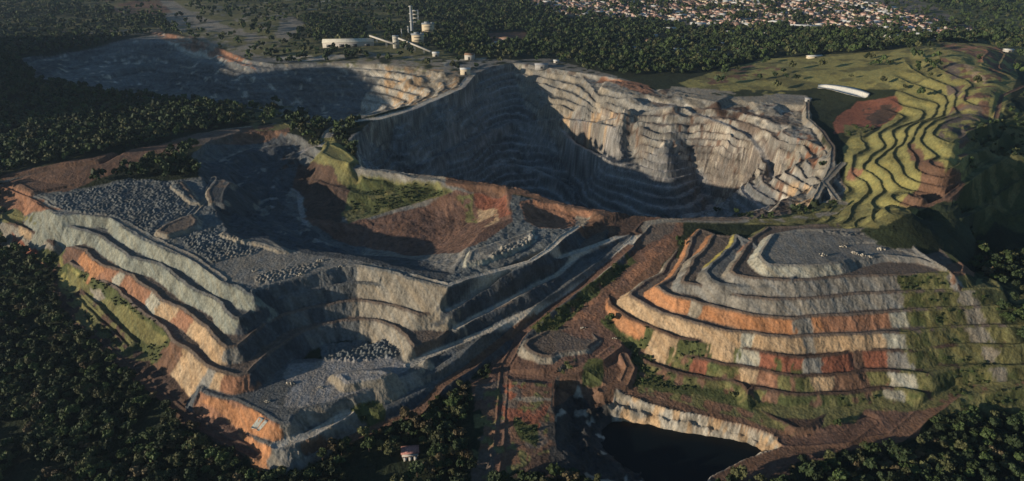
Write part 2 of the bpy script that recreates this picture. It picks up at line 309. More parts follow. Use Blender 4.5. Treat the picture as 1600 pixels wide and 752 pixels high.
def drape(pl):
    """where the view ray of a photo point meets the ground"""
    o = []
    t = np.concatenate([np.linspace(150, 1800, 3300), np.linspace(1801, 9000, 1800)])
    for v in pl:
        a = (v[0]-800)/FOC; b = (376-v[1])/FOC; D = np.array([a, cp+b*sp, -sp+b*cp])
        q = D[None]*t[:, None]; z = q[:, 2]+CAM_H; g = sample(Z, q[:, 0], q[:, 1])
        k = np.argmax(z < g)
        if k == 0: k = len(t)-1
        d0 = z[k-1]-g[k-1]; d1 = g[k]-z[k]; f = d0/(d0+d1+1e-9)
        p = q[k-1]*(1-f)+q[k]*f
        o.append((p[0], p[1], p[2]+CAM_H))
    return o
def road(s, width, col='road', blend=3.5, kind=1, h=0.0, use=None):
    a = [tuple(float(q) for q in t.split(',')) for t in s.split()]
    P = []; Zs = []
    for v in a:
        if len(v) > 2: P.append(PX(v[0], v[1], v[2])); Zs.append(v[2])
        else:
            q = drape([v])[0]; P.append(q[:2]); Zs.append(q[2]+h)
    P = np.array(P); Zs = np.array(Zs)
    I = region(P, width+blend+4); x, y = (wx[I]+GX[I]*3)/4, (wy[I]+GY[I]*3)/4
    d, bz, bs, bi, _ = polydist(P, Zs, x, y, closed=False)
    wd = width*(.85+.3*noise(bs/20, bs*0, 71))
    wgt = 1-sstep(wd/2, wd/2+blend, d)
    Z[I] = Z[I]*(1-wgt)+(bz+.7*np.exp(-((d-wd/2)/.9)**2)*(kind == 1))*wgt
    m = d < wd/2; L = LAB[I]; L[m] = CI[col]; LAB[I] = L
    K = KIND[I]; K[m & (kind >= 0)] = kind; KIND[I] = K
    F = FACE[I]; F[m] = False; FACE[I] = F; RB = RIB[I]; RB[m] = 0; RIB[I] = RB
def softroad(s, width, col):
    a = [tuple(float(q) for q in t.split(',')) for t in s.split()]; P = np.array(drape(a)); zz = P[:, 2].copy()
    for k in range(3): zz[1:-1] = (zz[:-2]+zz[2:]+2*zz[1:-1])/4
    road(' '.join(f'{v[0]},{v[1]},{z:.2f}' for v, z in zip(a, zz)), width, col, blend=5, kind=4)
def bump(px, py, r, amp, asp=1.0):
    x, y, z = drape([(px, py)])[0]; m = np.nonzero((np.abs(GX-x) < r*3) & (np.abs(GY-y) < r*3))
    q = np.hypot((GX[m]-x)/asp, GY[m]-y)/r; Z[m] += amp*np.exp(-q**2.5)*(.8+.4*fbm(GX[m]/8, GY[m]/8, 2, 44))
for a in ((985, 222, 11, -14), (1000, 205, 9, 6), (1032, 205, 8, -5), (1078, 200, 9, -5), (1080, 240, 9, -4), (960, 208, 16, 7), (905, 185, 22, 6), (870, 178, 14, 6), (1050, 175, 12, 6), (985, 160, 14, 6), (840, 150, 14, 6), (1040, 245, 9, 5), (1060, 232, 7, 5),
          (930, 160, 12, -6), (1130, 230, 10, 5), (1180, 245, 12, -5), (700, 200, 18, 8), (650, 190, 14, -7), (760, 215, 20, 7), (820, 250, 18, -8), (640, 130, 12, 6), (670, 125, 9, -6), (690, 120, 8, 6), (1250, 240, 12, 6), (1265, 270, 9, -6)): bump(*a)
WL = -5.5
for a in ('1045,163 1070,170 1100,182 1130,193 1160,205 1178,220 1190,238 1200,258 1206,278', '825,192 850,186 880,185 920,190 960,198', '1050,165 1020,172 990,178 960,186 930,192', '640,262 680,245 720,225 760,205 800,190 825,192',
          '760,262 790,255 830,262 870,280 900,300', '880,205 900,225 930,240 960,250'): softroad(a, 6, 'pflat')
# water-filled pit
P, Zs = poly('866,590,8 880,580,10 920,590,9 950,605,9 985,618,8 1010,628,7 1045,640,6 1100,650,5 1150,664,4 1200,678,3 1222,690,2 1222,700,1 1190,718,0 1150,738,0 1110,765,0 1060,790,0 980,790,0 930,760,1 900,735,2 872,700,4 868,640,7', 5)
Wt, _ = poly('950,675 959,661 974,660 1007,667 1050,674 1080,679 1107,683 1140,687 1164,694 1188,706 1164,719 1147,728 1129,741 1105,760 1050,800 1030,770 1013,741 981,720 963,705 950,690', WL)
I = region(P, 5); x, y = wx[I]*.6+GX[I]*.4, wy[I]*.6+GY[I]*.4
d, bz, bs, bi, ins = polydist(P, Zs, x, y); dw, _, _, _, insw = polydist(Wt, np.zeros(len(Wt)), x, y)
t = d/(d+dw+1e-3); t = t+((fbm(GX[I]/7, GY[I]/7, 3, 63)-.5)*.34)*np.sin(np.clip(t, 0, 1)*math.pi); t = np.where(insw, 1, np.clip(t, 0, 1))
ledge = np.where(t < .5, sstep(0, .36, t)*.5, .5+sstep(.58, .98, t)*.5)
zz = bz+(WL-1.2-bz)*ledge-np.where(insw, np.minimum(dw*.8, 14), 0)+(fbm(GX[I]/6, GY[I]/6, 3, 61)-.5)*7*np.sin(np.clip(t, 0, 1)*math.pi)
old = Z[I]; Z[I] = np.where(ins | insw, np.minimum(zz, old+1), old)
m = ins | insw; L = LAB[I]; L[m] = CI['lime']; LAB[I] = L; K = KIND[I]; K[m] = 4; KIND[I] = K
F = FACE[I]; F[m] = True; FACE[I] = F

# ------------------------------------------------------------------ 4. roads and berms
exec_roads = [
 # main haul road and its branches up to the saddle
 ('640,572,20 673,554,20.5 705,541,21.5 750,523,23 790,505,25 838,482,29 870,465,32.5 915,434,37.5 945,414,41 985,380,45 1000,362,47', 6.5, 'road'),
 ('712,514,28.5 740,498,30 768,484,32 800,467,34.5 838,446,36 868,432,38 902,403,41 935,388,43 985,366,46', 5, 'road'),
 ('700,486,37 740,466,37.5 767,453,38 795,440,39.5 838,418,42 880,402,44 930,384,46 980,366,47', 5, 'road'),
 ('640,431,52 700,446,52 740,433,52 790,420,52 830,409,53 858,391,54 880,370,55 905,355,54', 5, 'road'),
 ('480,706,4 534,693,4 588,670,5 655,643,7 691,602,11.5 730,577,13.5 760,553,15 790,529,18 815,508,23.5 838,488,28', 7, 'brown'),
 ('433,697,12 484,681,12 524,657,12.5 545,645,13', 7, 'road'),
 ('1000,362,47 1010,350,48 1040,345,49 1120,346,50 1220,346,51 1300,334,52 1318,318,52', 9, 'gtan'),
 # road over the saddle between the two pits
 ('505,228,52 515,205,52 540,192,51 590,186,51 640,172,51 690,150,54 722,136,56 738,115,58 765,103,58 800,98,58 840,98,58', 13, 'road'),
 # pit ramp
 ('1010,137,59 1040,152,58', 8, 'gtan'),
 ('1262,160,60 1262,185,59 1285,205,58 1302,230,57 1300,262,55 1285,290,54 1272,315,53', 5, 'bench'),
 ('1318,255,56 1290,285,54 1310,312,53', 6, 'gtan'),
 # tracks in the basin
 ('430,335 426,300 420,275 450,250 480,233 505,228,52', 7, 'pflat'),
 ('478,352 470,325 468,300 440,285', 6, 'pflat'),
 ('480,340 545,350 600,332 640,320 700,303', 4, 'bench'),
 # tracks in the red ground between the dumps
 ('770,752,3 780,690,5 785,620,8 788,575,11 812,528,17 850,490,24 900,455,30 950,415,38 985,385,45', 6, 'red'),
 ('800,590,10 850,595,10 900,580,13 940,560,17 965,540,19', 6, 'red'),
 ('940,610,9 975,600,10 985,575,13 975,555,17', 6, 'brown'),
 ('1120,752,0 1180,722,1 1240,705,2 1300,700,2 1400,685,3 1440,650,6 1500,610,10 1600,602,14', 9, 'brown'),
 ('1225,690,2 1260,690,2 1320,685,3 1360,660,4', 9, 'red'),
 ('110,470 150,530 200,580 260,625 330,675 400,712', 6, 'dbrown'),
 # tracks on the right-hand slopes
 ('1600,225 1560,250 1520,275 1480,310 1440,330', 5, 'olive'), ('1600,275 1560,300 1535,325 1500,340', 5, 'brown'), ('1600,135 1565,150 1555,190 1510,205', 5, 'brown'),
 ('1600,180 1570,190 1560,215 1530,235 1500,245', 5, 'brown'), ('1600,330 1570,340 1550,320 1540,290', 5, 'olive'),
 # spur and mound roads on the left plateau
 ('335,278,50 325,300,51 318,316,52 300,335,52 285,352,52', 6, 'gtan'), ('5,290,48 60,312,50 90,330,52 175,338,52 235,372,52 300,402,52 350,438,52', 6, 'grey'),
 ('275,285,53 290,305,53 312,318,52', 4, 'gtan'), ('0,285,48 80,270,51 160,262,52 200,240,53 250,230,53 340,205,53 390,198,53', 6, 'gtan')]
for s, wd, c in exec_roads: road(s, wd, c)
m = (KIND == 2) & (LAB == CI['forest']); LAB[m] = CI['dgrey']
m = (KIND == 3) & (LAB == CI['forest']); LAB[m] = CI['scrub']
# mounds on the left plateau
def mound(s, z, h, face='gtan', flat='bench'): bench(s, z+h, '', face, flat, 2, berm=.6, reach=14, rib=.5)
mound('245,362 255,352 285,340 300,335 308,342 306,352 290,358 262,366', 52, 3.5)
mound('330,318 322,300 335,283 350,280 362,286 352,300 350,320 338,316', 50, 4)
mound('268,290 285,284 300,300 312,318 298,316 282,302', 52, 2)
mound('345,366 352,362 375,370 420,372 437,382 450,392 436,392 400,380 372,378', 52, 1.8, 'gtan', 'gtan')
mound('20,285 60,272 120,268 180,255 230,240 240,246 180,268 110,290 50,300', 50, 3, 'brown', 'brown')
mound('240,235 290,212 370,200 380,205 300,232 250,248', 52, 3, 'grey', 'bench')
mound('500,240 510,222 540,235 556,250 545,256 520,250', 52, 4, 'olive', 'olive')
mound('735,392 760,384 800,372 832,360 836,376 800,392 752,408 728,412', 52, 3, 'pale', 'grey')
mound('520,585,24 560,578,24 600,578,24 612,584,24 600,592,24 540,600,24', 20, 2.5, 'gtan', 'gtan')
mound('1075,152,60 1120,146,60 1140,150,60 1120,160,60', 60, 2, 'lime', 'lime')

# ------------------------------------------------------------------ 5. ground zones draped over the finished relief
def zone(s, col, where='all', soft=1.0, kind=None, only=None, dens=1.0, nseed=0, scale=12):
    a = [tuple(float(q) for q in t.split(',')) for t in s.split()]
    P = np.array(drape(a))[:, :2]
    I = region(P, 10); x = GX[I]+(wx[I]-GX[I])*1.5*soft; y = GY[I]+(wy[I]-GY[I])*1.5*soft
    m = inside(P, x, y)
    if where == 'face': m &= FACE[I]
    if where == 'flat': m &= ~FACE[I]
    if only is not None: m &= np.isin(LAB[I], [CI[o] for o in only.split()])
    if dens < 1: m &= fbm(GX[I]/scale, GY[I]/scale, 3, 90+nseed) < (.5+(dens-.5)*.55)
    L = LAB[I]; L[m] = CI[col]; LAB[I] = L
    if kind is not None: K = KIND[I]; K[m] = kind; KIND[I] = K
# far country
zone('-300,-60 1900,-60 1900,60 1560,70 1440,66 1300,80 700,100 250,50 -300,80', 'dscrub')
zone('1300,-40 1900,-60 1900,180 1580,90 1500,60 1380,10', 'field', dens=.55, scale=60)
zone('400,0 600,0 640,6 560,12 470,16 430,10', 'pale', dens=.8, scale=40)
zone('130,0 280,0 290,12 200,14', 'brown', dens=.7, scale=40)
zone('250,0 430,10 480,40 440,70 400,95 330,70 260,40', 'gtan', dens=.95, scale=30)
zone('270,0 640,0 640,24 560,30 440,26 430,60 380,50 300,20', 'olive', dens=.8, scale=25); zone('560,30 700,20 690,60 560,66', 'olive', dens=.6, scale=20)
zone('250,35 400,60 520,60 640,60 720,90 700,115 600,104 400,98 300,62', 'olive', dens=.7, scale=20)
zone('300,50 400,85 500,92 600,98 720,104 720,115 600,104 400,100 290,62', 'gtan', dens=.5, scale=20)
zone('395,90 500,86 540,86 540,92 440,98 395,100', 'lime', dens=.7, scale=15)
zone('-100,4 250,-4 250,28 120,40 0,46 -100,50', 'olive', dens=.55, scale=30); zone('0,52 250,44 255,50 0,66', 'gtan', dens=.45, scale=20); zone('160,8 250,0 270,20 200,26', 'brown', dens=.7, scale=20)
zone('820,-20 900,-20 1400,-20 1520,40 1500,55 1440,62 1380,52 1300,50 1250,40 1150,45 1000,34 900,28 830,16', 'town', dens=.75, scale=40)
zone('760,52 820,50 830,62 770,66', 'brown'); zone('0,40 250,40 250,46 0,56', 'olive', dens=.6, scale=25)
zone('560,80 700,92 700,104 560,96', 'gtan', dens=.5, scale=12); zone('690,95 760,90 760,100 700,112', 'pale', dens=.7)
zone('700,95 860,92 960,118 1030,142 1000,150 870,110 740,125 690,116', 'grey', dens=.7)
zone('940,120 1010,132 1025,145 1000,150 930,128', 'rust')
zone('1060,130 1130,108 1200,92 1300,85 1400,78 1470,70 1480,110 1440,140 1350,140 1270,138 1200,150 1100,146', 'olive', kind=5)
zone('1060,130 1130,108 1200,92 1300,85 1400,78 1470,70 1480,110 1440,140 1350,140 1270,138 1200,150 1100,146', 'grass', dens=.6, scale=25)
zone('1100,118 1180,100 1230,105 1160,130 1100,132', 'brown', dens=.35, scale=15)
zone('1050,135 1200,148 1260,150 1262,165 1100,160 1040,150', 'gtan'); zone('1110,146 1160,140 1250,142 1255,150 1130,152', 'dscrub', dens=.6)
zone('1210,146 1262,150 1265,160 1180,158', 'grey')
zone('1470,68 1560,72 1590,100 1560,130 1550,150 1540,200 1500,235 1480,180 1510,140 1480,120 1470,95', 'brown', kind=5, dens=.5, scale=12)
zone('1475,70 1540,76 1560,100 1530,100 1500,84', 'rust', dens=.5, scale=10)
zone('1480,78 1520,88 1545,108 1520,105 1480,92', 'grass', dens=.6); zone('1500,98 1530,110 1545,130 1525,132', 'tan', dens=.7)
zone('1480,100 1500,95 1505,150 1480,145', 'bench', dens=.7)
zone('1300,190 1340,158 1400,150 1410,170 1370,200 1335,205 1305,210', 'brick'); zone('1345,170 1400,160 1405,180 1365,198', 'dbrown', dens=.6)
zone('1270,140 1345,150 1325,165 1290,178 1275,170', 'dscrub', kind=5); zone('1320,195 1370,200 1345,215 1320,212', 'olive')
zone('1430,240 1475,270 1500,260 1510,300 1480,325 1430,325 1408,320 1425,302 1436,290', 'brown', kind=5)
zone('1340,285 1350,260 1333,262 1320,280', 'rust', dens=.7)
zone('1480,180 1530,160 1545,195 1500,225 1465,215', 'bench', dens=.6); zone('1415,225 1440,240 1460,265 1440,265 1420,245', 'brown')
zone('1520,200 1700,150 1700,350 1560,350 1480,340 1510,280', 'scrub', kind=0); zone('1430,335 1700,330 1700,560 1600,540 1500,420', 'dscrub', kind=0)
zone('1510,200 1700,110 1700,230 1500,330', 'olive', dens=.45, scale=12)
zone('1240,325 1330,318 1420,335 1380,356 1240,352 1160,350', 'olive', dens=.75, scale=8); zone('1060,345 1240,318 1310,312 1250,330 1160,345', 'bench')
zone('1080,326 1160,330 1180,340 1100,340', 'scrub'); zone('1230,325 1310,316 1300,322 1240,334', 'dscrub')
# main pit colours
zone('800,110 900,115 1000,145 1020,160 920,180 850,190 820,150', 'gtan', dens=.9)
zone('930,145 1000,148 1040,170 990,180 950,170', 'grey'); zone('960,200 1010,205 1080,190 1075,240 1000,255 975,240', 'grey', dens=.5, scale=8)
zone('860,185 960,165 1000,185 960,205 880,195', 'tan', dens=.4, scale=10)
zone('1060,150 1200,150 1190,175 1080,170', 'gtan'); zone('1100,168 1170,165 1180,180 1110,178', 'dbrown', dens=.7)
zone('1240,170 1262,170 1300,240 1320,300 1290,318 1230,325 1240,270 1225,220', 'gtan', dens=.9); zone('1245,200 1290,230 1270,270 1240,240', 'rust', dens=.45, scale=10)
zone('1235,285 1268,283 1270,312 1236,318', 'tan')
zone('230,48 300,58 390,95 400,110 330,90 250,60', 'rust', dens=.6, scale=12); zone('600,105 720,112 715,140 640,165 610,160 600,130', 'tan', dens=.45, scale=10)
zone('640,110 720,115 690,140 650,130', 'gtan', dens=.6, scale=9); zone('560,190 520,205 525,190 570,150 600,120 300,90 250,60 30,60 30,140 180,150 400,175 480,195', 'dgrey', only='lime gtan', dens=.9)  # dark grey paints the shadow lying over the upper-left pit
zone('540,215 640,172 720,140 760,105 800,110 840,190 900,225 1000,255 1100,262 1215,300 1200,330 1000,335 800,292 570,262', 'dgrey', where='face')  # faces darkened inside the outline of the pit's cast shadow
zone('540,215 640,172 720,140 760,105 800,110 840,190 900,225 1000,255 1100,262 1215,300 1200,330 1000,335 800,292 570,262', 'pflat', where='flat')  # bench flats lightened inside the same shadow outline
zone('800,110 900,115 1000,145 1060,160 1250,170 1300,240 1310,310 1200,330 1000,290 860,200', 'grey', dens=.42, scale=16, only='lime gtan tan')
zone('860,190 960,165 1200,180 1290,240 1250,310 1100,262 950,245', 'brown', dens=.22, scale=6, only='lime gtan')
# left plateau and basin
zone('0,275 150,245 250,225 400,195 470,195 450,210 340,225 240,250 100,300 20,310', 'brown', only='slate grey dgrey forest')
zone('0,200 200,160 380,185 420,195 300,198 180,240 60,262 0,270', 'forest'); zone('400,160 480,170 485,200 400,205 380,185', 'olive', dens=.6)
zone('500,215 520,215 560,255 540,262', 'grass'); zone('300,210 380,200 360,225 260,238', 'bench')
zone('400,372 470,392 560,408 690,440 690,446 600,425 530,418 480,432 400,450 370,440 330,425 340,400 380,395', 'grey', where='flat')
zone('100,300 200,280 270,283 310,320 300,335 250,355 240,372 170,335 100,330', 'slate', where='flat')
zone('540,262 690,285 710,300 640,320 545,350 520,320 505,300 520,280', 'olive'); zone('545,268 690,288 700,300 560,340 540,300', 'scrub', dens=.75)
zone('440,240 520,262 545,300 530,350 480,340 470,300 440,285', 'dbrown'); zone('470,340 545,350 700,302 745,300 800,300 800,345 770,370 720,395 620,395 520,375', 'red')
zone('740,300 790,305 798,335 780,340 740,318', 'brick'); zone('715,310 740,300 735,330 760,350 730,345', 'olive', dens=.7); zone('745,325 775,325 780,345 760,355 748,345', 'tan', dens=.7)
zone('700,275 800,292 900,318 985,340 960,345 880,325 800,302 700,290', 'brown'); zone('545,258 700,278 700,284 560,266', 'gtan', dens=.6)
zone('815,318 945,330 940,350 880,358 830,350', 'rust'); zone('900,335 945,335 940,352 900,354', 'gtan', dens=.6)
zone('930,330 960,335 970,350 940,362 900,365', 'brown'); zone('960,335 1020,335 1000,365 960,370', 'dbrown')
zone('740,400 800,375 835,360 845,372 800,395 745,412', 'lime', dens=.45, scale=5)
zone('300,250 440,205 470,240 440,330 500,372 440,385 360,370 330,300', 'shadegrey', dens=.8)  # shade painted over the basin's left terraces
zone('335,330 360,372 390,374 470,396 560,408 640,425 700,440 700,425 600,400 500,380 440,370 400,340', 'shadegrey')  # shadow behind the near rim painted as a dark strip
# lower left
zone('0,288 40,300 95,330 60,330 0,320', 'rust'); zone('0,320 60,332 70,345 0,350', 'olive', dens=.6); zone('30,352 55,362 50,372 32,366', 'tan')
zone('20,362 60,388 58,398 20,378', 'brick'); zone('60,385 100,395 90,420 60,405', 'scrub'); zone('95,400 128,425 110,455 95,440', 'grass', dens=.6)
zone('140,445 230,500 262,530 250,545 190,510 110,450 105,415', 'olive', where='face'); zone('140,450 158,450 165,465 150,470', 'gtan')
zone('340,620 410,650 445,672 430,702 395,690 350,650 305,618', 'orange', where='face')
zone('300,610 350,640 400,690 380,700 300,640', 'red', where='flat')
zone('545,640 600,628 605,655 560,665', 'scrub'); zone('450,570 500,562 560,556 612,560 640,575 590,600 530,622 470,636 430,640 420,620', 'pflat', where='flat')
zone('400,560 460,600 440,640 400,620', 'dgrey', where='flat'); zone('500,540 560,530 620,545 615,560 540,560 505,560', 'slate')
# ground between the dumps
zone('860,500 960,450 1000,385 1060,350 1060,365 1010,415 985,440 945,465 940,500 985,550 985,600 860,600 740,640 770,560 820,520', 'red', only='forest')
zone('830,510 900,465 960,410 985,395 990,405 940,440 880,490 840,520', 'scrub', dens=.75, scale=8); zone('890,480 940,440 930,500 895,500', 'rust', dens=.7)
zone('1000,350 1060,345 1050,365 1000,385', 'bench', only='forest red'); zone('730,590 870,570 870,690 780,752 740,752 760,660', 'brown', only='forest')
zone('740,600 870,585 870,700 780,752 740,752', 'olive', dens=.38, scale=6); zone('740,600 870,585 870,700 780,752 740,752', 'bench', dens=.4, scale=14, nseed=3)
zone('790,590 860,600 860,640 840,680 800,680 780,640', 'brick', dens=.45, scale=8); zone('800,620 862,622 862,628 800,626', 'gtan'); zone('805,655 845,660 840,700 812,690', 'scrub', dens=.6); zone('960,575 1000,575 990,600 950,605 880,590 870,570', 'brown', only='forest red'); zone('860,570 960,540 940,600 900,600', 'scrub', dens=.5)
zone('850,560 900,552 940,545 900,600 870,600 860,690 800,752 1000,752 1240,752 1240,700 1190,690 1240,672 1000,610', 'dbrown', only='forest')
zone('985,598 1060,618 1160,640 1242,676 1222,690 1100,650 1000,625 940,608', 'brown', only='forest scrub dbrown')
zone('1000,598 1160,635 1245,675 1240,680 1000,615', 'olive', dens=.5, scale=8)
zone('860,600 940,610 955,650 950,690 1020,752 860,752', 'wet', dens=.85)  # very dark tone over the left bank of the water pit
zone('1240,680 1340,660 1360,640 1440,640 1430,680 1300,710 1180,752 1120,752', 'red', only='forest scrub dbrown')
zone('1180,640 1340,610 1600,580 1700,590 1700,620 1600,630 1500,640 1400,650 1240,680', 'olive', only='forest')
zone('1400,590 1530,560 1600,560 1600,620 1420,640', 'scrub', dens=.6, only='forest brown dbrown')
zone('95,400 130,425 265,530 300,610 420,700 380,722 290,660 200,580 120,515 80,450', 'dbrown', only='forest')
zone('95,400 130,425 265,530 280,570 200,560 120,500 90,440', 'olive', only='dbrown', dens=.6, scale=6)
zone('940,495 1240,640 1250,690 1000,640 930,560', 'scrub', only='forest'); zone('900,340 1100,340 1060,380 1000,450 940,500 860,560 800,560 840,470 980,385', 'brown', only='forest')
zone('860,575 930,570 975,600 955,625 930,640 900,600 866,640', 'brown', only='lime wet')
zone('840,518 900,470 960,415 985,398 992,408 945,448 905,485 870,518', 'scrub', dens=.8, scale=6); zone('925,492 1000,402 1040,368 1052,374 1000,428 950,468', 'rust', dens=.7, scale=8)
zone('940,606 1010,622 1100,642 1230,672 1235,712 1180,725 1100,700 1000,680 945,670', 'gtan', dens=.5, scale=5, only='lime'); zone('940,606 1010,622 1100,642 1230,672 1235,712 1100,700 945,670', 'tan', dens=.35, scale=7, nseed=5, only='lime gtan')
# growth on the benches of the right dump
zone('1410,430 1600,440 1620,640 1300,660 1160,630 1000,590 990,560 1400,575', 'olive', where='face', dens=.5, scale=4, only='scrub')
zone('1410,430 1600,440 1620,640 1400,640', 'olive', where='flat', dens=.6, scale=6); zone('1000,545 1200,580 1400,590 1400,640 1250,640 1000,590', 'brown', dens=.3, scale=5, only='scrub olive')
zone('1190,556 1256,570 1256,590 1200,580', 'scrub', where='face', dens=.4, scale=4); zone('1480,415 1500,410 1520,425 1525,436 1490,436', 'brown')

# ------------------------------------------------------------------ fine relief
near = 1-sstep(900, 1600, GY)
rough = np.full(Z.shape, .5, np.float32)
rough[~FACE & (KIND >= 2) & (KIND < 4)] = .25; rough[FACE & (KIND >= 2) & (KIND < 4)] = .9; rough[KIND == 4] = 1.4; rough[LAB == CI['road']] = .15; rough[LAB == CI['slate']] = 1.2; rough[KIND == 1] = .15
Z = Z+(fbm(GX/9, GY/9, 4, 101)-.5)*rough*(.4+.6*near)*2
Z = Z+(fbm(GX/2.2, GY/2.2, 2, 111)-.5)*np.minimum(rough, 1.0)*near
# tipped rock heaps
def heaps(s, amp, cell):
    P = np.array(drape([tuple(float(q) for q in t.split(',')) for t in s.split()]))[:, :2]
    I = region(P, 2); x, y = GX[I], GY[I]; m = inside(P, wx[I], wy[I])
    gx, gy = np.floor(x/cell), np.floor(y/cell); b = np.zeros(x.shape, np.float32)
    for i in (-1, 0, 1):
        for j in (-1, 0, 1):
            cx = gx+i; cy = gy+j
            px = (cx+.5+(_h(cx.astype(np.int64), cy.astype(np.int64), 5)-.5)*.7)*cell; py = (cy+.5+(_h(cx.astype(np.int64), cy.astype(np.int64), 6)-.5)*.7)*cell
            b = np.maximum(b, amp*(.6+.6*_h(cx.astype(np.int64), cy.astype(np.int64), 7))*(1-np.hypot(x-px, y-py)/(cell*.62)))
    b = np.maximum(b, 0)*(.25+1.5*fbm(x/16, y/16, 3, 15))
    Z[I] += np.where(m, b, 0)
    RB = RIB[I]; RB[m] += (b[m]/amp-.35)*.5; RIB[I] = RB
heaps('80,308 170,290 205,278 275,283 300,318 290,335 250,350 245,368 180,338 100,328', 1.6, 3.2)
heaps('275,368 330,355 345,365 410,385 395,398 330,410 290,385', 1.7, 3.2)
heaps('400,432 430,422 490,410 505,414 480,425 420,442 400,444', 1.6, 3.0)
heaps('500,545 540,528 600,532 628,550 610,560 560,565 510,562', 1.9, 3.2)
heaps('455,700 520,672 530,685 500,712 450,722', 2.4, 3.8)
heaps('765,400 800,378 832,366 835,378 800,396 770,408', 2.2, 3.4)
heaps('1280,358 1395,354 1400,364 1290,366', 1.4, 4)

# ------------------------------------------------------------------ terrain meshes
colr = CA[LAB]
# soften colour borders a little
for it in range(1):
    c2 = colr.copy(); c2[1:-1, 1:-1] = (colr[1:-1, 1:-1]*2+colr[:-2, 1:-1]+colr[2:, 1:-1]+colr[1:-1, :-2]+colr[1:-1, 2:])/6; colr = c2
ZX = GX+Z*1.4; ZY = GY-Z*1.2
n1 = fbm(ZX/35, ZY/35, 3, 121)-.5; n2 = fbm(ZX/5, ZY/5, 3, 131)-.5; n3 = fbm(ZX/3+9, ZY/9, 2, 141)-.5
strata = np.where(KIND == 4, (noise(Z/1.7+n1*3, GX/70, 161)-.5)*.75+(noise(Z/5+n1*2, GX/90, 162)-.5)*.4, 0)
mult = 1+strata+n1*.5+n2*.45+RIB*.5+(fbm(ZX/1.4, ZY/1.4, 2, 151)-.5)*.5
colr = colr*np.clip(mult, .35, 1.9)[..., None]
tint = (n3*.22)[..., None]*np.array([1, .2, -.8], np.float32); colr = np.clip(colr*(1+tint), .004, .9)

def mat(name, base=None, attr=None, rough=.95, bump=.0, scale=1.0, var=.15, metallic=0, spec=.2):
    m = bpy.data.materials.new(name); m.use_nodes = True; n = m.node_tree; b = n.nodes['Principled BSDF']
    b.inputs['Roughness'].default_value = rough; b.inputs['Metallic'].default_value = metallic; b.inputs['Specular IOR Level'].default_value = spec
    tc = n.nodes.new('ShaderNodeTexCoord'); no = n.nodes.new('ShaderNodeTexNoise'); no.inputs['Scale'].default_value = scale; no.inputs['Detail'].default_value = 4
    n.links.new(tc.outputs['Object'], no.inputs['Vector'])
    mr = n.nodes.new('ShaderNodeMapRange'); mr.inputs[1].default_value = .3; mr.inputs[2].default_value = .7; mr.inputs[3].default_value = 1-var; mr.inputs[4].default_value = 1+var
    n.links.new(no.outputs[0], mr.inputs[0])
    mx = n.nodes.new('ShaderNodeVectorMath'); mx.operation = 'SCALE'; n.links.new(mr.outputs[0], mx.inputs['Scale'])
    if attr:
        at = n.nodes.new('ShaderNodeAttribute'); at.attribute_name = attr; n.links.new(at.outputs['Color'], mx.inputs[0])
    else: mx.inputs[0].default_value = base
    n.links.new(mx.outputs[0], b.inputs['Base Color'])
    if bump:
        bp = n.nodes.new('ShaderNodeBump'); bp.inputs['Distance'].default_value = bump; bp.inputs['Strength'].default_value = .8
        n.links.new(no.outputs[0], bp.inputs['Height']); n.links.new(bp.outputs[0], b.inputs['Normal'])
    return m
M_ground = mat('ground_soil_and_rock', attr='surface', bump=.9, scale=.55, var=.22)
def tag(o, label=None, cat=None, group=None, kind=None):
    if label: o['label'] = label
    if cat: o['category'] = cat
    if group: o['group'] = group
    if kind: o['kind'] = kind
    return o
def meshobj(name, V, F, mats, col=None, smooth=False, parent=None, mi=None):
    me = bpy.data.meshes.new(name); V = np.asarray(V, np.float32); F = np.asarray(F, np.int32); k = F.shape[1]
    me.vertices.add(len(V)); me.vertices.foreach_set('co', V.ravel()); me.loops.add(F.size); me.loops.foreach_set('vertex_index', F.ravel())
    me.polygons.add(len(F)); me.polygons.foreach_set('loop_start', np.arange(0, F.size, k, dtype=np.int32)); me.polygons.foreach_set('loop_total', np.full(len(F), k, np.int32))
    if mi is not None: me.polygons.foreach_set('material_index', np.asarray(mi, np.int32))
    me.update(calc_edges=True)
    if col is not None:
        a = me.color_attributes.new('surface', 'FLOAT_COLOR', 'POINT'); a.data.foreach_set('color', np.concatenate([col, np.ones((len(col), 1), np.float32)], 1).astype(np.float32).ravel())
    for m in (mats if isinstance(mats, list) else [mats]): me.materials.append(m)
    if smooth: me.polygons.foreach_set('use_smooth', np.ones(len(F), bool))
    o = bpy.data.objects.new(name, me); C.objects.link(o)
    if parent: o.parent = parent
    return o
idx = np.arange(NR*NC).reshape(NR, NC)
quads = np.stack([idx[:-1, :-1], idx[:-1, 1:], idx[1:, 1:], idx[1:, :-1]], -1).reshape(-1, 4)
fk = KIND[:-1, :-1].reshape(-1)
V = np.stack([GX, GY, Z], -1).reshape(-1, 3); CC = colr.reshape(-1, 3)
names = {0: ('ground', 'wooded ground and far country around the mine', 'ground'), 1: ('haul_road', 'pale dirt haul roads and tracks of the mine', 'road'),
         2: ('waste_dump', 'grey and orange terraced waste dump with the basin on its top', 'waste dump'), 3: ('waste_dump', 'orange, grey and grassy terraced waste dump', 'waste dump'),
         4: ('mine_pit', 'stepped rock walls of the open pits', 'pit'), 5: ('hillside', 'terraced hill under yellow green grass', 'hill')}
for k in range(6):
    q = quads[fk == k]
    u, inv = np.unique(q, return_inverse=True)
    tag(meshobj(names[k][0], V[u], inv.reshape(-1, 4), M_ground, CC[u], smooth=True), names[k][1], names[k][2], kind='structure')

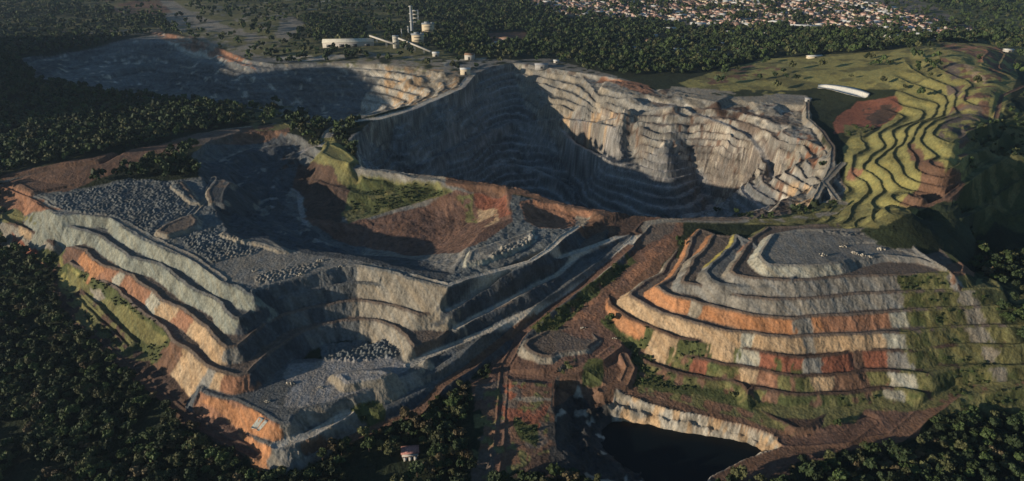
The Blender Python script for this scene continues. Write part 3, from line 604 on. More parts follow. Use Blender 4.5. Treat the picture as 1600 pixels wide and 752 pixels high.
# water in the pit
def flat_poly(name, P, z, m, th=None):
    V = [(p[0], p[1], z) for p in P]; me = bpy.data.meshes.new(name); me.from_pydata(V, [], [list(range(len(V)))]); me.materials.append(m)
    o = bpy.data.objects.new(name, me); C.objects.link(o); return o
M_water = mat('dark_pit_water', (.004, .007, .008), rough=.25, bump=.02, scale=1.5, spec=.08)
cW = Wt.mean(0); flat_poly('pit_water', [cW+(p-cW)*1.18 for p in Wt], WL, M_water)
tag(bpy.data.objects['pit_water'], 'black still water filling the small pale-walled pit', 'water', kind='structure')

# ------------------------------------------------------------------ 6. foliage
def leafmat(name, base, var=.35):
    m = mat(name, base, rough=.7, bump=0, scale=.35, var=var, spec=.25)
    n = m.node_tree; b = n.nodes['Principled BSDF']; lk = b.inputs['Base Color'].links[0]; src = lk.from_socket
    oi = n.nodes.new('ShaderNodeObjectInfo'); mr = n.nodes.new('ShaderNodeMapRange'); mr.inputs[3].default_value = .55; mr.inputs[4].default_value = 1.35
    n.links.new(oi.outputs['Random'], mr.inputs[0]); v = n.nodes.new('ShaderNodeVectorMath'); v.operation = 'SCALE'
    n.links.new(src, v.inputs[0]); n.links.new(mr.outputs[0], v.inputs['Scale']); n.links.new(v.outputs[0], b.inputs['Base Color'])
    return m
LM = {'dark green': leafmat('leaves_dark_green', (.034, .052, .020)), 'mid green': leafmat('leaves_mid_green', (.052, .078, .024)),
      'olive': leafmat('leaves_olive', (.080, .085, .034)), 'brownish': leafmat('leaves_brownish', (.105, .082, .042))}
M_bark = mat('bark', (.10, .075, .05), scale=2)
def crown_geo(seed, nl=9, per=46, leaf=.55, inner=True, flatten=.8):
    """unit-ish crown (radius about 1, base of crown at z=.55): leaf tufts spread through several clumps"""
    r = np.random.default_rng(seed); V = []; F = []
    cl = []
    for k in range(nl):
        a = r.uniform(0, 6.28); q = math.sqrt(r.uniform(.02, 1))*.68; z = 1.15+r.uniform(-.35, .5)*(1.15-q)
        cl.append((q*math.cos(a), q*math.sin(a), z, r.uniform(.26, .5)))
    for cx, cy, cz, cr in cl:
        d = r.normal(size=(per, 3)); d /= np.linalg.norm(d, axis=1)[:, None]; d[:, 2] = np.abs(d[:, 2])*1.0-.35*(r.random(per) < .3)
        rad = cr*r.uniform(.72, 1.12, per)
        for i in range(per):
            p = np.array([cx, cy, cz])+d[i]*rad[i]*np.array([1, 1, flatten])
            n = d[i]+r.normal(size=3)*.55; n /= np.linalg.norm(n); t = np.cross(n, r.normal(size=3)); t /= np.linalg.norm(t); b = np.cross(n, t)
            s = leaf*cr*r.uniform(.35, .75); j = len(V)
            V += [p-t*s-b*s*.7, p+t*s-b*s*.5, p+t*s*.8+b*s, p-t*s*.6+b*s*.8]; F.append((j, j+1, j+2, j+3))
        if inner:
            j = len(V); n1, n2 = 6, 4
            for a in range(n2):
                for b_ in range(n1):
                    th = math.pi*(a+.5)/n2; ph = 6.283*b_/n1+a*.4; q = cr*.78*r.uniform(.8, 1.15)
                    V.append(np.array([cx+q*math.sin(th)*math.cos(ph), cy+q*math.sin(th)*math.sin(ph), cz+q*math.cos(th)*flatten]))
            for a in range(n2-1):
                for b_ in range(n1): F.append((j+a*n1+b_, j+a*n1+(b_+1) % n1, j+(a+1)*n1+(b_+1) % n1, j+(a+1)*n1+b_))
            F.append((j, j+1, j+2, j+3)); 
    return np.array(V), np.array(F)
def trunk_geo(seed):
    r = np.random.default_rng(seed); V = []; F = []
    def limb(p0, p1, r0, r1, n=6):
        p0 = np.array(p0); p1 = np.array(p1); d = p1-p0; d = d/np.linalg.norm(d); t = np.cross(d, [.3, .9, .1]); t /= np.linalg.norm(t); b = np.cross(d, t); j = len(V)
        for p, q in ((p0, r0), (p1, r1)):
            for k in range(n): V.append(p+(t*math.cos(6.283*k/n)+b*math.sin(6.283*k/n))*q)
        for k in range(n): F.append((j+k, j+(k+1) % n, j+n+(k+1) % n, j+n+k))
    limb((0, 0, -.15), (.03, .02, .5), .075, .055); limb((.03, .02, .5), (.0, .0, 1.2), .055, .02)
    for k in range(5):
        a = k*1.26+r.uniform(-.4, .4); limb((.02, .02, .42+.1*k), (.5*math.cos(a), .5*math.sin(a), .95+.12*k), .035, .012)
    return np.array(V), np.array(F)
def mesh_only(name, V, F, m):
    o = meshobj(name, V, F, m); me = o.data; bpy.data.objects.remove(o); return me
CROWNS = [[mesh_only('crown', *crown_geo(10+k+7*c, nl=8+k, per=44), m) for k in range(3)] for c, m in enumerate(LM.values())]
TRUNKS = [mesh_only('trunk', *trunk_geo(k), M_bark) for k in range(3)]

# spots for trees: jittered grid over the wooded colour classes
woodcls = np.isin(LAB, [CI['forest'], CI['dscrub']]).astype(np.float32)
clear = np.zeros(Z.shape, np.float32)
def clearing(px, py, r, front=1.6):
    x, y, z = drape([(px, py)])[0]; m = (np.hypot(GX-x, (GY-y)*np.where(GY < y, 1/front, 1)) < r); clear[m] = 1
for a in '520,72,24 545,72,30 570,70,26 595,74,24 619,76,22 640,72,28 655,70,26 672,82,22 669,52,24 645,50,24 681,88,16 727,114,22 734,93,20 768,74,14 776,69,12 792,63,28 962,73,14 992,70,12 990,77,10 999,82,14 1046,49,24 1090,42,30 1124,70,16 1114,81,16 1098,86,16 1256,44,44 1395,62,26 254,153,10 1262,158,14 600,84,30 650,92,30 700,90,24 1035,60,20 1080,70,22 1060,84,20'.split():
    clearing(*[float(q) for q in a.split(',')])
for px, py in [(905, 40), (930, 50), (1020, 58), (1012, 66), (1065, 62), (1075, 45), (1140, 52), (1155, 60), (1170, 48), (1182, 66), (1200, 55), (1215, 70), (1232, 58), (1290, 62), (1310, 70), (1335, 60), (1350, 72), (1130, 88), (1148, 78), (1060, 80), (1190, 80), (870, 52), (845, 36), (1375, 70), (1245, 76)]: clearing(px, py, 13, 2.2)
clearing(1262, 152, 34); clearing(1295, 156, 24); clearing(1325, 160, 20)
for a in '1285,141,11 1300,143,12 1315,146,12 1330,150,12 1345,154,12 641,708,9 750,665,12 756,650,9'.split(): clearing(*[float(q) for q in a.split(',')], front=2.4)
def spots(x0, x1, y0, y1, step, cls=woodcls, thr=.6, gap=.0, seed=1):
    xs = np.arange(x0, x1, step); ys = np.arange(y0, y1, step); gx, gy = np.meshgrid(xs, ys)
    r = np.random.default_rng(seed); gx = gx+r.uniform(-.42, .42, gx.shape)*step; gy = gy+r.uniform(-.42, .42, gy.shape)*step
    gx = gx.ravel(); gy = gy.ravel()
    ok = (np.abs(gx/gy) < 1.35) & (sample(cls, gx, gy) > thr) & (sample(clear, gx, gy) < .5) & (noise(gx/30, gy/30, 77) > gap)
    gx = gx[ok]; gy = gy[ok]; return gx, gy, sample(Z, gx, gy)
def pix(x, y, z):
    dz = z-CAM_H; dep = y*cp-dz*sp; return 800+FOC*x/dep, 376-FOC*(y*sp+dz*cp)/dep
nx, ny, nz = spots(-700, 640, 170, 560, 5.7, gap=.16)
keep = (nz < 46); nx, ny, nz = nx[keep], ny[keep], nz[keep]
ppx, ppy = pix(nx, ny, nz+5)
inview = (ppx > 5) & (ppx < 1595) & (ppy > 5) & (ppy < 745)
tracks = np.isin(LAB, [CI['red'], CI['dbrown'], CI['brown']])
order = np.argsort(np.where(inview, np.hypot(np.hypot(nx, ny), CAM_H-nz), 1e9)); single = order[:300]; rest = order[300:]
cn = list(LM)
def where_words(px, py):
    if px < 430:
        if py > 640: return 'near the lower left corner of the photo', 'forest trees by the lower left corner'
        if px > 230: return 'at the forest edge by the foot of the orange terraces', 'forest edge trees below the orange terraces'
        return 'in the dense dark forest at the left edge', 'trees of the forest at the left edge'
    if px < 620: return 'in the wood below the lowest brown track at bottom centre left', 'wood below the lowest brown track'
    if px < 800: return 'around the small house at bottom centre', 'trees around the small house'
    if px < 1240: return 'beside the dark water pit at the bottom edge', 'trees beside the water pit'
    if px < 1420: return 'below the red dirt track at the bottom right', 'trees below the red dirt track'
    return 'in the wood at the lower right corner', 'trees of the lower right wood'
for i in single:
    c = int(rng.choice([0, 0, 0, 1, 1, 2, 2, 3])); v = int(rng.integers(3)); e = bpy.data.objects.new('forest_tree', None); C.objects.link(e)
    sz = rng.choice([rng.uniform(1.8, 3.2), rng.uniform(3.0, 5.6)]); e.location = (nx[i], ny[i], nz[i]-.2); e.scale = (sz, sz, sz*rng.uniform(.9, 1.3)); e.rotation_euler = (0, 0, rng.uniform(0, 6.28)); e.empty_display_size = .3
    ww, gg = where_words(ppx[i], ppy[i]); tag(e, f'{cn[c]} broadleaf tree {ww}', 'tree', f'{cn[c]} {gg}')
    for nm, me in (('crown', CROWNS[c][v]), ('trunk', TRUNKS[v])):
        o = bpy.data.objects.new(nm, me); C.objects.link(o); o.parent = e
# prototypes for the massed woods live as the first object of each wood's own node tree
def scatter(name, label, X, Y, Zv, size, meshes, kind='forest', ratio=1.1, seed=3):
    r = np.random.default_rng(seed); n = len(X); me = bpy.data.meshes.new(name); me.vertices.add(n)
    me.vertices.foreach_set('co', np.stack([X, Y, Zv], 1).astype(np.float32).ravel()); 
    a = me.attributes.new('size', 'FLOAT_VECTOR', 'POINT'); s = size[0]+(size[1]-size[0])*r.random(n)
    a.data.foreach_set('vector', np.stack([s, s, s*r.uniform(.85, 1.25, n)*ratio], 1).astype(np.float32).ravel())
    a = me.attributes.new('turn', 'FLOAT_VECTOR', 'POINT'); a.data.foreach_set('vector', np.stack([np.zeros(n), np.zeros(n), r.uniform(0, 6.28, n)], 1).astype(np.float32).ravel())
    a = me.attributes.new('pick', 'INT', 'POINT'); a.data.foreach_set('value', r.integers(0, len(meshes), n).astype(np.int32))
    o = bpy.data.objects.new(name, me); C.objects.link(o)
    g = bpy.data.node_groups.new(name, 'GeometryNodeTree'); g.interface.new_socket('Geometry', in_out='INPUT', socket_type='NodeSocketGeometry'); g.interface.new_socket('Geometry', in_out='OUTPUT', socket_type='NodeSocketGeometry')
    N = g.nodes; L = g.links; gi = N.new('NodeGroupInput'); go = N.new('NodeGroupOutput'); ip = N.new('GeometryNodeInstanceOnPoints'); gt = N.new('GeometryNodeGeometryToInstance')
    for src in meshes:
        oi = N.new('GeometryNodeObjectInfo'); oi.inputs['Object'].default_value = src; oi.inputs['As Instance'].default_value = False; oi.transform_space = 'ORIGINAL'; L.new(oi.outputs['Geometry'], gt.inputs[0])
    def at(nm, ty):
        q = N.new('GeometryNodeInputNamedAttribute'); q.data_type = ty; q.inputs[0].default_value = nm; return q.outputs[0]
    L.new(gi.outputs[0], ip.inputs['Points']); L.new(gt.outputs[0], ip.inputs['Instance']); ip.inputs['Pick Instance'].default_value = True
    L.new(at('pick', 'INT'), ip.inputs['Instance Index']); L.new(at('turn', 'FLOAT_VECTOR'), ip.inputs['Rotation']); L.new(at('size', 'FLOAT_VECTOR'), ip.inputs['Scale'])
    L.new(ip.outputs[0], go.inputs[0]); md = o.modifiers.new('scatter', 'NODES'); md.node_group = g
    return tag(o, label, kind, kind='stuff')
# sources: crowns of already placed single trees (one per colour and shape)
src = {}
for o in C.objects:
    if o.name.startswith('crown'): src.setdefault(o.data.name, o)
crown_src = list(src.values())
by_mat = {m: [o for o in crown_src if o.data.materials[0].name == LM[m].name] for m in LM}
mixed = by_mat['dark green']*3+by_mat['mid green']*2+by_mat['olive']+by_mat['brownish'][:1]
scatter('forest', 'dark dense broadleaf forest filling the lower left and the bottom edge', nx[rest], ny[rest], nz[rest]-.2, (1.7, 4.9), mixed)
# bushes carry the same kind of foliage, low and small
bushm = [mesh_only('bush', *(lambda V, F: (V-np.array([0, 0, .75]), F))(*crown_geo(80+k, nl=5, per=14, leaf=.9, inner=True)), LM[c]) for k, c in enumerate(('dark green', 'mid green', 'olive'))]
farm = [mesh_only('far_crown', *crown_geo(60+k, nl=6, per=9, leaf=1.1, inner=True), LM[c]) for k, c in enumerate(('dark green', 'dark green', 'mid green', 'olive', 'mid green'))]
def lone(name, me, px, py, s, label, cat='bush'):
    x, y, z = drape([(px, py)])[0]; o = bpy.data.objects.new(name, me); C.objects.link(o); o.location = (x, y, z); o.scale = (s, s, s); return tag(o, label, cat)
bush_src = [lone('bush', bushm[0], 571, 655, 3.0, 'dark bush on the green slope between the lower grey tracks'), lone('bush', bushm[1], 1310, 664, 3.6, 'large mid green bush beside the red track at lower right'),
            lone('bush', bushm[2], 1145, 618, 3.0, 'olive bush at the notch in the lower grassy bench')]
far_src = [lone('round_tree', m, px, py, 4.5, lb, 'tree') for m, (px, py, lb) in zip(farm, [(1283, 262, 'small dark tree beside the road at the pit\'s right end'), (1120, 334, 'dark tree on the scrubby strip along the near pit rim'),
           (1150, 336, 'mid green tree on the strip along the near pit rim'), (480, 182, 'olive tree on the spur left of the big pit'), (1300, 325, 'mid green tree between the two roads below the green hill')])]
wx2, wy2, wz2 = spots(-1100, 0, 560, 1300, 8.5, gap=.1, seed=5); k = pix(wx2, wy2, wz2)[0] < 560
scatter('upland_forest', 'dark forest on the plateau behind the left dump', wx2[k], wy2[k], wz2[k]-.5, (3.5, 6.5), far_src)
wx2, wy2, wz2 = spots(-2300, 2600, 1150, 3300, 13, gap=.12, seed=6); k = (pix(wx2, wy2, wz2)[0] > -150) & (pix(wx2, wy2, wz2)[1] > -60)
scatter('far_forest', 'blue green forest between the mine and the far town', wx2[k], wy2[k], wz2[k]-.5, (4.2, 7.5), far_src, seed=4)
wx2, wy2, wz2 = spots(260, 1100, 440, 1150, 9, gap=.3, seed=8); p2 = pix(wx2, wy2, wz2); k = (p2[0] > 1240) & (wz2 < 44) & ((p2[1] > 250) | (noise(wx2/40, wy2/40, 9) > .62))
scatter('valley_wood', 'shaded wood in the valley right of the terraced dump', wx2[k], wy2[k], wz2[k]-.5, (3, 6), far_src, seed=5)
scr = np.isin(LAB, [CI['scrub']]).astype(np.float32)
bx, by, bz_ = spots(-420, 420, 300, 700, 3.4, cls=scr, thr=.5, gap=.42, seed=9)
scatter('scrub', 'low green scrub growing on the grassy bench slopes', bx, by, bz_, (.7, 1.9), bush_src, kind='shrubs', ratio=.9)
fld = np.isin(LAB, [CI['field'], CI['olive']]).astype(np.float32)
fx, fy, fz = spots(-2300, 2800, 900, 3600, 22, cls=fld, thr=.5, gap=.4, seed=10); k = pix(fx, fy, fz)[1] > -60
scatter('field_trees', 'scattered trees among the far fields, slopes and town streets', fx[k], fy[k], fz[k]-.3, (4, 8), far_src, kind='trees', seed=7)
tx_, ty_, tz_ = spots(-400, 2800, 1500, 3300, 26, cls=np.isin(LAB, [CI['town']]).astype(np.float32), thr=.5, gap=.35, seed=14)
scatter('street_trees', 'dark trees between the houses of the far town', tx_, ty_, tz_-.3, (3, 6), far_src, kind='trees', seed=9)
sx, sy, sz_ = spots(200, 760, 600, 1200, 9, cls=np.isin(LAB, [CI['scrub'], CI['olive']]).astype(np.float32)*(KIND == 0), thr=.5, gap=.4, seed=12)
scatter('hillside_scrub', 'bushes on the slopes around the terraced green hill', sx, sy, sz_, (1.5, 3.8), bush_src, kind='shrubs', seed=8)

# ------------------------------------------------------------------ 7. buildings
def hexmat(name, c, rough=.8, var=.12): return mat(name, c, rough=rough, scale=.8, var=var)
WALL = {'white': hexmat('white_plaster', (.46, .43, .38)), 'cream': hexmat('cream_plaster', (.58, .50, .36)), 'pink': hexmat('pink_plaster', (.50, .36, .30)), 'grey': hexmat('grey_render', (.34, .33, .31))}
ROOF = {'terracotta': hexmat('terracotta_tiles', (.29, .175, .13), var=.25), 'white': hexmat('white_sheet_roof', (.60, .60, .57)), 'grey': hexmat('grey_fibre_roof', (.34, .34, .34)), 'brown': hexmat('brown_tiles', (.24, .15, .10), var=.25)}
M_dark = hexmat('dark_opening', (.03, .035, .04), rough=.3); M_steel = hexmat('painted_steel', (.28, .30, .31), rough=.5); M_conc = hexmat('raw_concrete', (.48, .45, .38)); M_beige = hexmat('beige_cladding', (.62, .52, .36))
def box(V, F, x0, x1, y0, y1, z0, z1):
    j = len(V); V += [(x0, y0, z0), (x1, y0, z0), (x1, y1, z0), (x0, y1, z0), (x0, y0, z1), (x1, y0, z1), (x1, y1, z1), (x0, y1, z1)]
    F += [(j, j+3, j+2, j+1), (j+4, j+5, j+6, j+7), (j, j+1, j+5, j+4), (j+1, j+2, j+6, j+5), (j+2, j+3, j+7, j+6), (j+3, j, j+4, j+7)]
def gable(V, F, a, b, z, rise, ov=.5, th=.25):
    """roof with two pitches, ridge along x, closed underneath"""
    j = len(V); a += ov; b += ov
    for dz in (0, -th):
        V += [(-a, -b, z+dz), (a, -b, z+dz), (a, 0, z+rise+dz), (-a, 0, z+rise+dz), (-a, b, z+dz), (a, b, z+dz)]
    F += [(j, j+1, j+2, j+3), (j+3, j+2, j+5, j+4), (j+6, j+9, j+8, j+7), (j+9, j+10, j+11, j+8), (j, j+6, j+7, j+1), (j+4, j+5, j+11, j+10), (j+1, j+7, j+8, j+2), (j+2, j+8, j+11, j+5), (j, j+3, j+9, j+6), (j+3, j+4, j+10, j+9)]
def house_mesh(L, W, H, rise, wall, roof, name='town_house', wings=0):
    V = []; F = []; box(V, F, -L/2, L/2, -W/2, W/2, -2, H)
    V += [(-L/2, -W/2, H), (-L/2, W/2, H), (-L/2, 0, H+rise*.98), (-L/2+.01, 0, H+rise*.98), (L/2, -W/2, H), (L/2, W/2, H), (L/2, 0, H+rise*.98), (L/2-.01, 0, H+rise*.98)]
    F += [(8, 10, 11, 9), (12, 13, 14, 15)]
    if wings: box(V, F, L*.1, L*.45, -W*.9, -W/2, -2, H*.8)
    n = len(F); nw = n
    for k in range(3):                                   # windows and a door proud of the wall, both long sides
        for sgn in (-1, 1):
            x = -L/2+L*(k+.6)/3.2; y0, y1 = sorted((sgn*W/2, sgn*(W/2+.05))); box(V, F, x, x+1.1, y0, y1, .9 if k else 0, 2.1)
    nd = len(F); gable(V, F, L/2, W/2, H+.05, rise)
    if wings: box(V, F, L*.1-.3, L*.45+.3, -W*.9-.3, -W/2+.02, H*.8, H*.8+.2)
    mi = [0]*nw+[2]*(nd-nw)+[1]*(len(F)-nd)
    o = meshobj(name, V, F, [WALL[wall], ROOF[roof], M_dark], mi=mi); me = o.data; bpy.data.objects.remove(o); return me
hm_ = []
for wall, roof, L, W, H, ri in [('white', 'terracotta', 13, 9, 3.2, 1.8), ('cream', 'terracotta', 11, 8, 3.0, 1.6), ('white', 'white', 16, 10, 3.6, .9), ('pink', 'terracotta', 12, 9, 5.6, 1.7), ('white', 'grey', 14, 9, 3.4, 1.2),
                                ('cream', 'brown', 12, 10, 3.2, 2.0), ('white', 'terracotta', 10, 8, 6, 1.5), ('grey', 'white', 22, 13, 5, 1.6)]:
    hm_.append((house_mesh(L, W, H, ri, wall, roof, wings=L < 14), wall, roof, 'two-storey' if H > 5.5 else 'low', L > 20))
town = np.array(drape([tuple(float(q) for q in t.split(',')) for t in '815,-4 830,14 900,26 940,30 1000,32 1060,34 1150,44 1250,38 1310,44 1330,52 1400,56 1440,65 1500,60 1530,52 1440,26 1380,8 1300,-6 1100,-14'.split()]))[:, :2]
tx = []; 
r = np.random.default_rng(22); ang = R(24); ca, sa = math.cos(ang), math.sin(ang)
cen = town.mean(0)
for i in range(-75, 76):
    for j in range(-60, 61):
        if i % 5 == 0 or j % 7 == 0: continue                      # streets
        u = i*17+r.uniform(-2, 2); v = j*15+r.uniform(-2, 2); x = cen[0]+u*ca-v*sa; y = cen[1]+u*sa+v*ca
        tx.append((x, y))
tx = np.array(tx); ok = inside(town, tx[:, 0], tx[:, 1]); tx = tx[ok]
keepn = noise(tx[:, 0]/90, tx[:, 1]/90, 55)+.35*noise(tx[:, 0]/20, tx[:, 1]/20, 56); tx = tx[keepn > .24]
tz = sample(Z, tx[:, 0], tx[:, 1]); tp = pix(tx[:, 0], tx[:, 1], tz)
dist = np.hypot(tx[:, 0], tx[:, 1]); vis = (tp[0] > 0) & (tp[0] < 1600) & (tp[1] > 0); o_ = np.argsort(np.where(vis, dist, 1e9))
TV = []; TF = []; TM = []; tj = 0
tmats = [WALL['white'], WALL['cream'], WALL['pink'], WALL['grey'], ROOF['terracotta'], ROOF['white'], ROOF['grey'], ROOF['brown'], M_dark]
for rank, i in enumerate(o_):
    me, wall, roof, st, big = hm_[int(r.choice(8, p=[.24, .18, .08, .14, .06, .14, .11, .05]))]; rz = ang+(math.pi/2 if r.random() < .4 else 0)+r.uniform(-.08, .08); s = r.uniform(.85, 1.25)
    if rank < 300:
        o = bpy.data.objects.new('town_house', me); C.objects.link(o); o.location = (tx[i, 0], tx[i, 1], tz[i]); o.rotation_euler = (0, 0, rz); o.scale = (s, s, s)
        px = tp[0][i]; ww = 'by the far town\'s left tip' if px < 1000 else 'in the town\'s middle near blocks' if px < 1250 else 'right of the town centre' if px < 1400 else 'at the town\'s right end'
        kind_ = 'long grey warehouse with a white roof' if big else f'{st} {wall} house with a {roof} roof'
        tag(o, f'{kind_} {ww}', 'warehouse' if big else 'house', f'{kind_}s {ww}')
    else:
        n = len(me.vertices); co = np.empty(n*3, np.float32); me.vertices.foreach_get('co', co); co = co.reshape(-1, 3)*s; c_, s_ = math.cos(rz), math.sin(rz)
        co = np.stack([co[:, 0]*c_-co[:, 1]*s_+tx[i, 0], co[:, 0]*s_+co[:, 1]*c_+tx[i, 1], co[:, 2]+tz[i]], 1)
        f = np.empty(len(me.polygons)*4, np.int32); me.polygons.foreach_get('vertices', f); mi = np.empty(len(me.polygons), np.int32); me.polygons.foreach_get('material_index', mi)
        lut = np.array([tmats.index(m) for m in me.materials]); TV.append(co); TF.append(f.reshape(-1, 4)+tj); TM.append(lut[mi]); tj += n
if TV: tag(meshobj('town_houses', np.concatenate(TV), np.concatenate(TF), tmats, mi=np.concatenate(TM)), 'the further streets of small houses of the far town', 'houses', kind='stuff')

for px, py in [(905, 40), (930, 50), (1020, 58), (1012, 66), (1065, 62), (1075, 45), (1140, 52), (1155, 60), (1170, 48), (1182, 66), (1200, 55), (1215, 70), (1232, 58), (1290, 62), (1310, 70), (1335, 60), (1350, 72), (1130, 88), (1148, 78), (1060, 80), (1190, 80), (870, 52), (845, 36), (1375, 70), (1245, 76)]:
    me, wall, roof, st, big = hm_[int(r.choice([0, 1, 2, 4, 5]))]; x, y, z = drape([(px, py)])[0]
    o = bpy.data.objects.new('forest_house', me); C.objects.link(o); o.location = (x, y, z); o.rotation_euler = (0, 0, r.uniform(-.5, .5)); o.scale = (1.2, 1.2, 1.2)
    ww = 'left of centre' if px < 1000 else 'below the town\'s middle' if px < 1180 else 'above the green hill'
    tag(o, f'{st} {wall} house with a {roof} roof among forest trees {ww}', 'house', f'scattered {wall} houses with {roof} roofs in the forest {ww}')
def empty(name, px, py, rz, label, cat, group=None, zoff=0):
    x, y, z = drape([(px, py)])[0]; e = bpy.data.objects.new(name, None); C.objects.link(e); e.location = (x, y, z+zoff); e.rotation_euler = (0, 0, R(rz)); e.empty_display_size = 2; return tag(e, label, cat, group)
def part(name, e, boxes, m, label=None):
    V = []; F = []
    for b in boxes: box(V, F, *b)
    o = meshobj(name, V, F, m, parent=e)
    if label: o['label'] = label
    return o
def hall(name, px, py, L, W, H, rise, rz, wall, roof, label, cat='building', doors=2, wins=3):
    e = empty(name, px, py, rz, label, cat)
    V = []; F = []; box(V, F, -L/2, L/2, -W/2, W/2, -3, H); j = len(V)
    V += [(-L/2, -W/2, H), (-L/2, W/2, H), (-L/2, 0, H+rise*.97), (-L/2+.02, 0, H+rise*.97), (L/2, -W/2, H), (L/2, W/2, H), (L/2, 0, H+rise*.97), (L/2-.02, 0, H+rise*.97)]; F += [(j, j+2, j+3, j+1), (j+4, j+5, j+6, j+7)]
    meshobj('wall', V, F, wall, parent=e)
    V = []; F = []; gable(V, F, L/2, W/2, H+.06, rise, ov=.7, th=.3); meshobj('roof', V, F, roof, parent=e)
    for k in range(doors): x = -L/2+L*(k+.5)/doors; part('door', e, [(x-L*.04-1, x+L*.04+1, -W/2-.06, -W/2, 0, H*.6)], M_dark)
    for k in range(wins): y = -W/2+W*(k+.5)/wins; part('window', e, [(-L/2-.06, -L/2, y-.7, y+.7, H*.45, H*.7)], M_dark)
    return e
hall('storage_shed', 545, 72, 96, 22, 9, 5, 7, WALL['white'], mat('pale_metal_roof', (.58, .55, .45), rough=.6, scale=.3), 'long pale-roofed storage shed left of the works', 'shed', doors=4, wins=4)
def tower(name, px, py, w, d, h, rz, m, label, cat, cap=True, bands=3):
    e = empty(name, px, py, rz, label, cat); part('wall', e, [(-w/2, w/2, -d/2, d/2, -3, h)], m)
    if cap: part('roof', e, [(-w/2-.4, w/2+.4, -d/2-.4, d/2+.4, h, h+.8)], M_steel)
    for k in range(bands): z = h*(k+.6)/(bands+.4); part('window', e, [(-w*.3, w*.3, -d/2-.08, -d/2, z, z+1.3)], M_dark)
    return e
tower('transfer_tower', 619, 75, 11, 10, 22, 5, M_conc, 'pale concrete transfer tower joining two conveyors', 'tower')
for px, py, w_, h_, lb in [(653, 66, 24, 15, 'nearer beige clad mill building beside the tall stack'), (669, 50, 26, 17, 'farther beige clad mill building behind the tall stack')]:
    e = tower('mill_building', px, py, w_, 18, h_, 8, M_beige, lb, 'building', bands=2)
    rf = [c for c in e.children if c.name.startswith('roof')][0]
    part('roof_plant', rf, [(-w_*.3, w_*.1, -4, 4, h_+.8, h_+4)], M_steel); part('roof_plant', rf, [(w_*.2, w_*.4, -3, 3, h_+.8, h_+3)], M_conc)
def cyl(V, F, x, y, r0, r1, z0, z1, n=14):
    j = len(V)
    for q, z in ((r0, z0), (r1, z1)):
        for k in range(n): V.append((x+q*math.cos(6.283*k/n), y+q*math.sin(6.283*k/n), z))
    for k in range(n): F.append((j+k, j+(k+1) % n, j+n+(k+1) % n, j+n+k))
    for k in range(1, n-2, 2): F.append((j+n, j+n+k, j+n+k+1, j+n+k+2))
for px, py, rad, h_, lb in [(644, 54, 2.6, 58, 'tallest dark grey stack of the works'), (639, 62, 1.2, 26, 'thin short stack in front of the tallest stack'), (628, 58, .9, 16, 'thinnest stack left of the tall stack')]:
    e = empty('stack', px, py, 0, lb, 'chimney'); V = []; F = []; cyl(V, F, 0, 0, rad*1.25, rad, -3, h_); meshobj('shaft', V, F, M_steel, parent=e, smooth=False)
    V = []; F = []
    for z in (.45, .72, .97): cyl(V, F, 0, 0, rad*1.7, rad*1.7, h_*z, h_*z+.9)
    meshobj('platform', V, F, M_conc, parent=e)
e = empty('preheater_frame', 650, 40, 0, 'open steel frame tower behind the tall stack', 'tower'); fr = []
for x in (-6, 6):
    for y in (-6, 6): fr.append((x-.5, x+.5, y-.5, y+.5, -3, 34))
part('frame', e, fr, M_steel)
for z in (8, 16, 24, 32): part('floor_deck', e, [(-7, 7, -7, 7, z, z+.7)], M_conc)
def conveyor(a, za, b, zb, label, n=3):
    A = drape([a])[0]; B = drape([b])[0]; p0 = np.array([A[0], A[1], A[2]+za]); p1 = np.array([B[0], B[1], B[2]+zb]); e = bpy.data.objects.new('conveyor', None); C.objects.link(e); e.location = (A[0], A[1], A[2]); tag(e, label, 'conveyor')
    d = p1-p0; L = np.linalg.norm(d); t = d/L; s = np.cross(t, [0, 0, 1]); s /= np.linalg.norm(s); u = np.cross(s, t); o0 = p0-np.array(A)
    def beam(q0, q1, hw, hh):
        V = []
        for q in (q0, q1):
            for a_, b_ in ((-1, -1), (1, -1), (1, 1), (-1, 1)): V.append(q+s*hw*a_+u*hh*b_)
        return V, [(0, 1, 2, 3), (7, 6, 5, 4), (0, 4, 5, 1), (1, 5, 6, 2), (2, 6, 7, 3), (3, 7, 4, 0)]
    V, F = beam(o0, o0+d, 1.6, 1.3); meshobj('gallery', V, F, WALL['white'], parent=e)
    for k in range(n):
        q = o0+d*(k+.7)/(n+.4); g = q.copy(); g[2] = sample(Z, A[0]+q[0], A[1]+q[1])-A[2]-1
        if q[2]-g[2] > 2: part('trestle', e, [(q[0]-1.3, q[0]-.7, q[1]-.3, q[1]+.3, g[2], q[2]-1.2), (q[0]+.7, q[0]+1.3, q[1]-.3, q[1]+.3, g[2], q[2]-1.2), (q[0]-.8, q[0]+.8, q[1]-.2, q[1]+.2, (g[2]+q[2])/2, (g[2]+q[2])/2+.5)], M_steel)
conveyor((579, 70), 17, (615, 76), 9, 'conveyor gallery from the storage shed to the transfer tower', 2)
conveyor((624, 76), 19, (673, 86), 6, 'long conveyor gallery sloping down right of the transfer tower', 3)
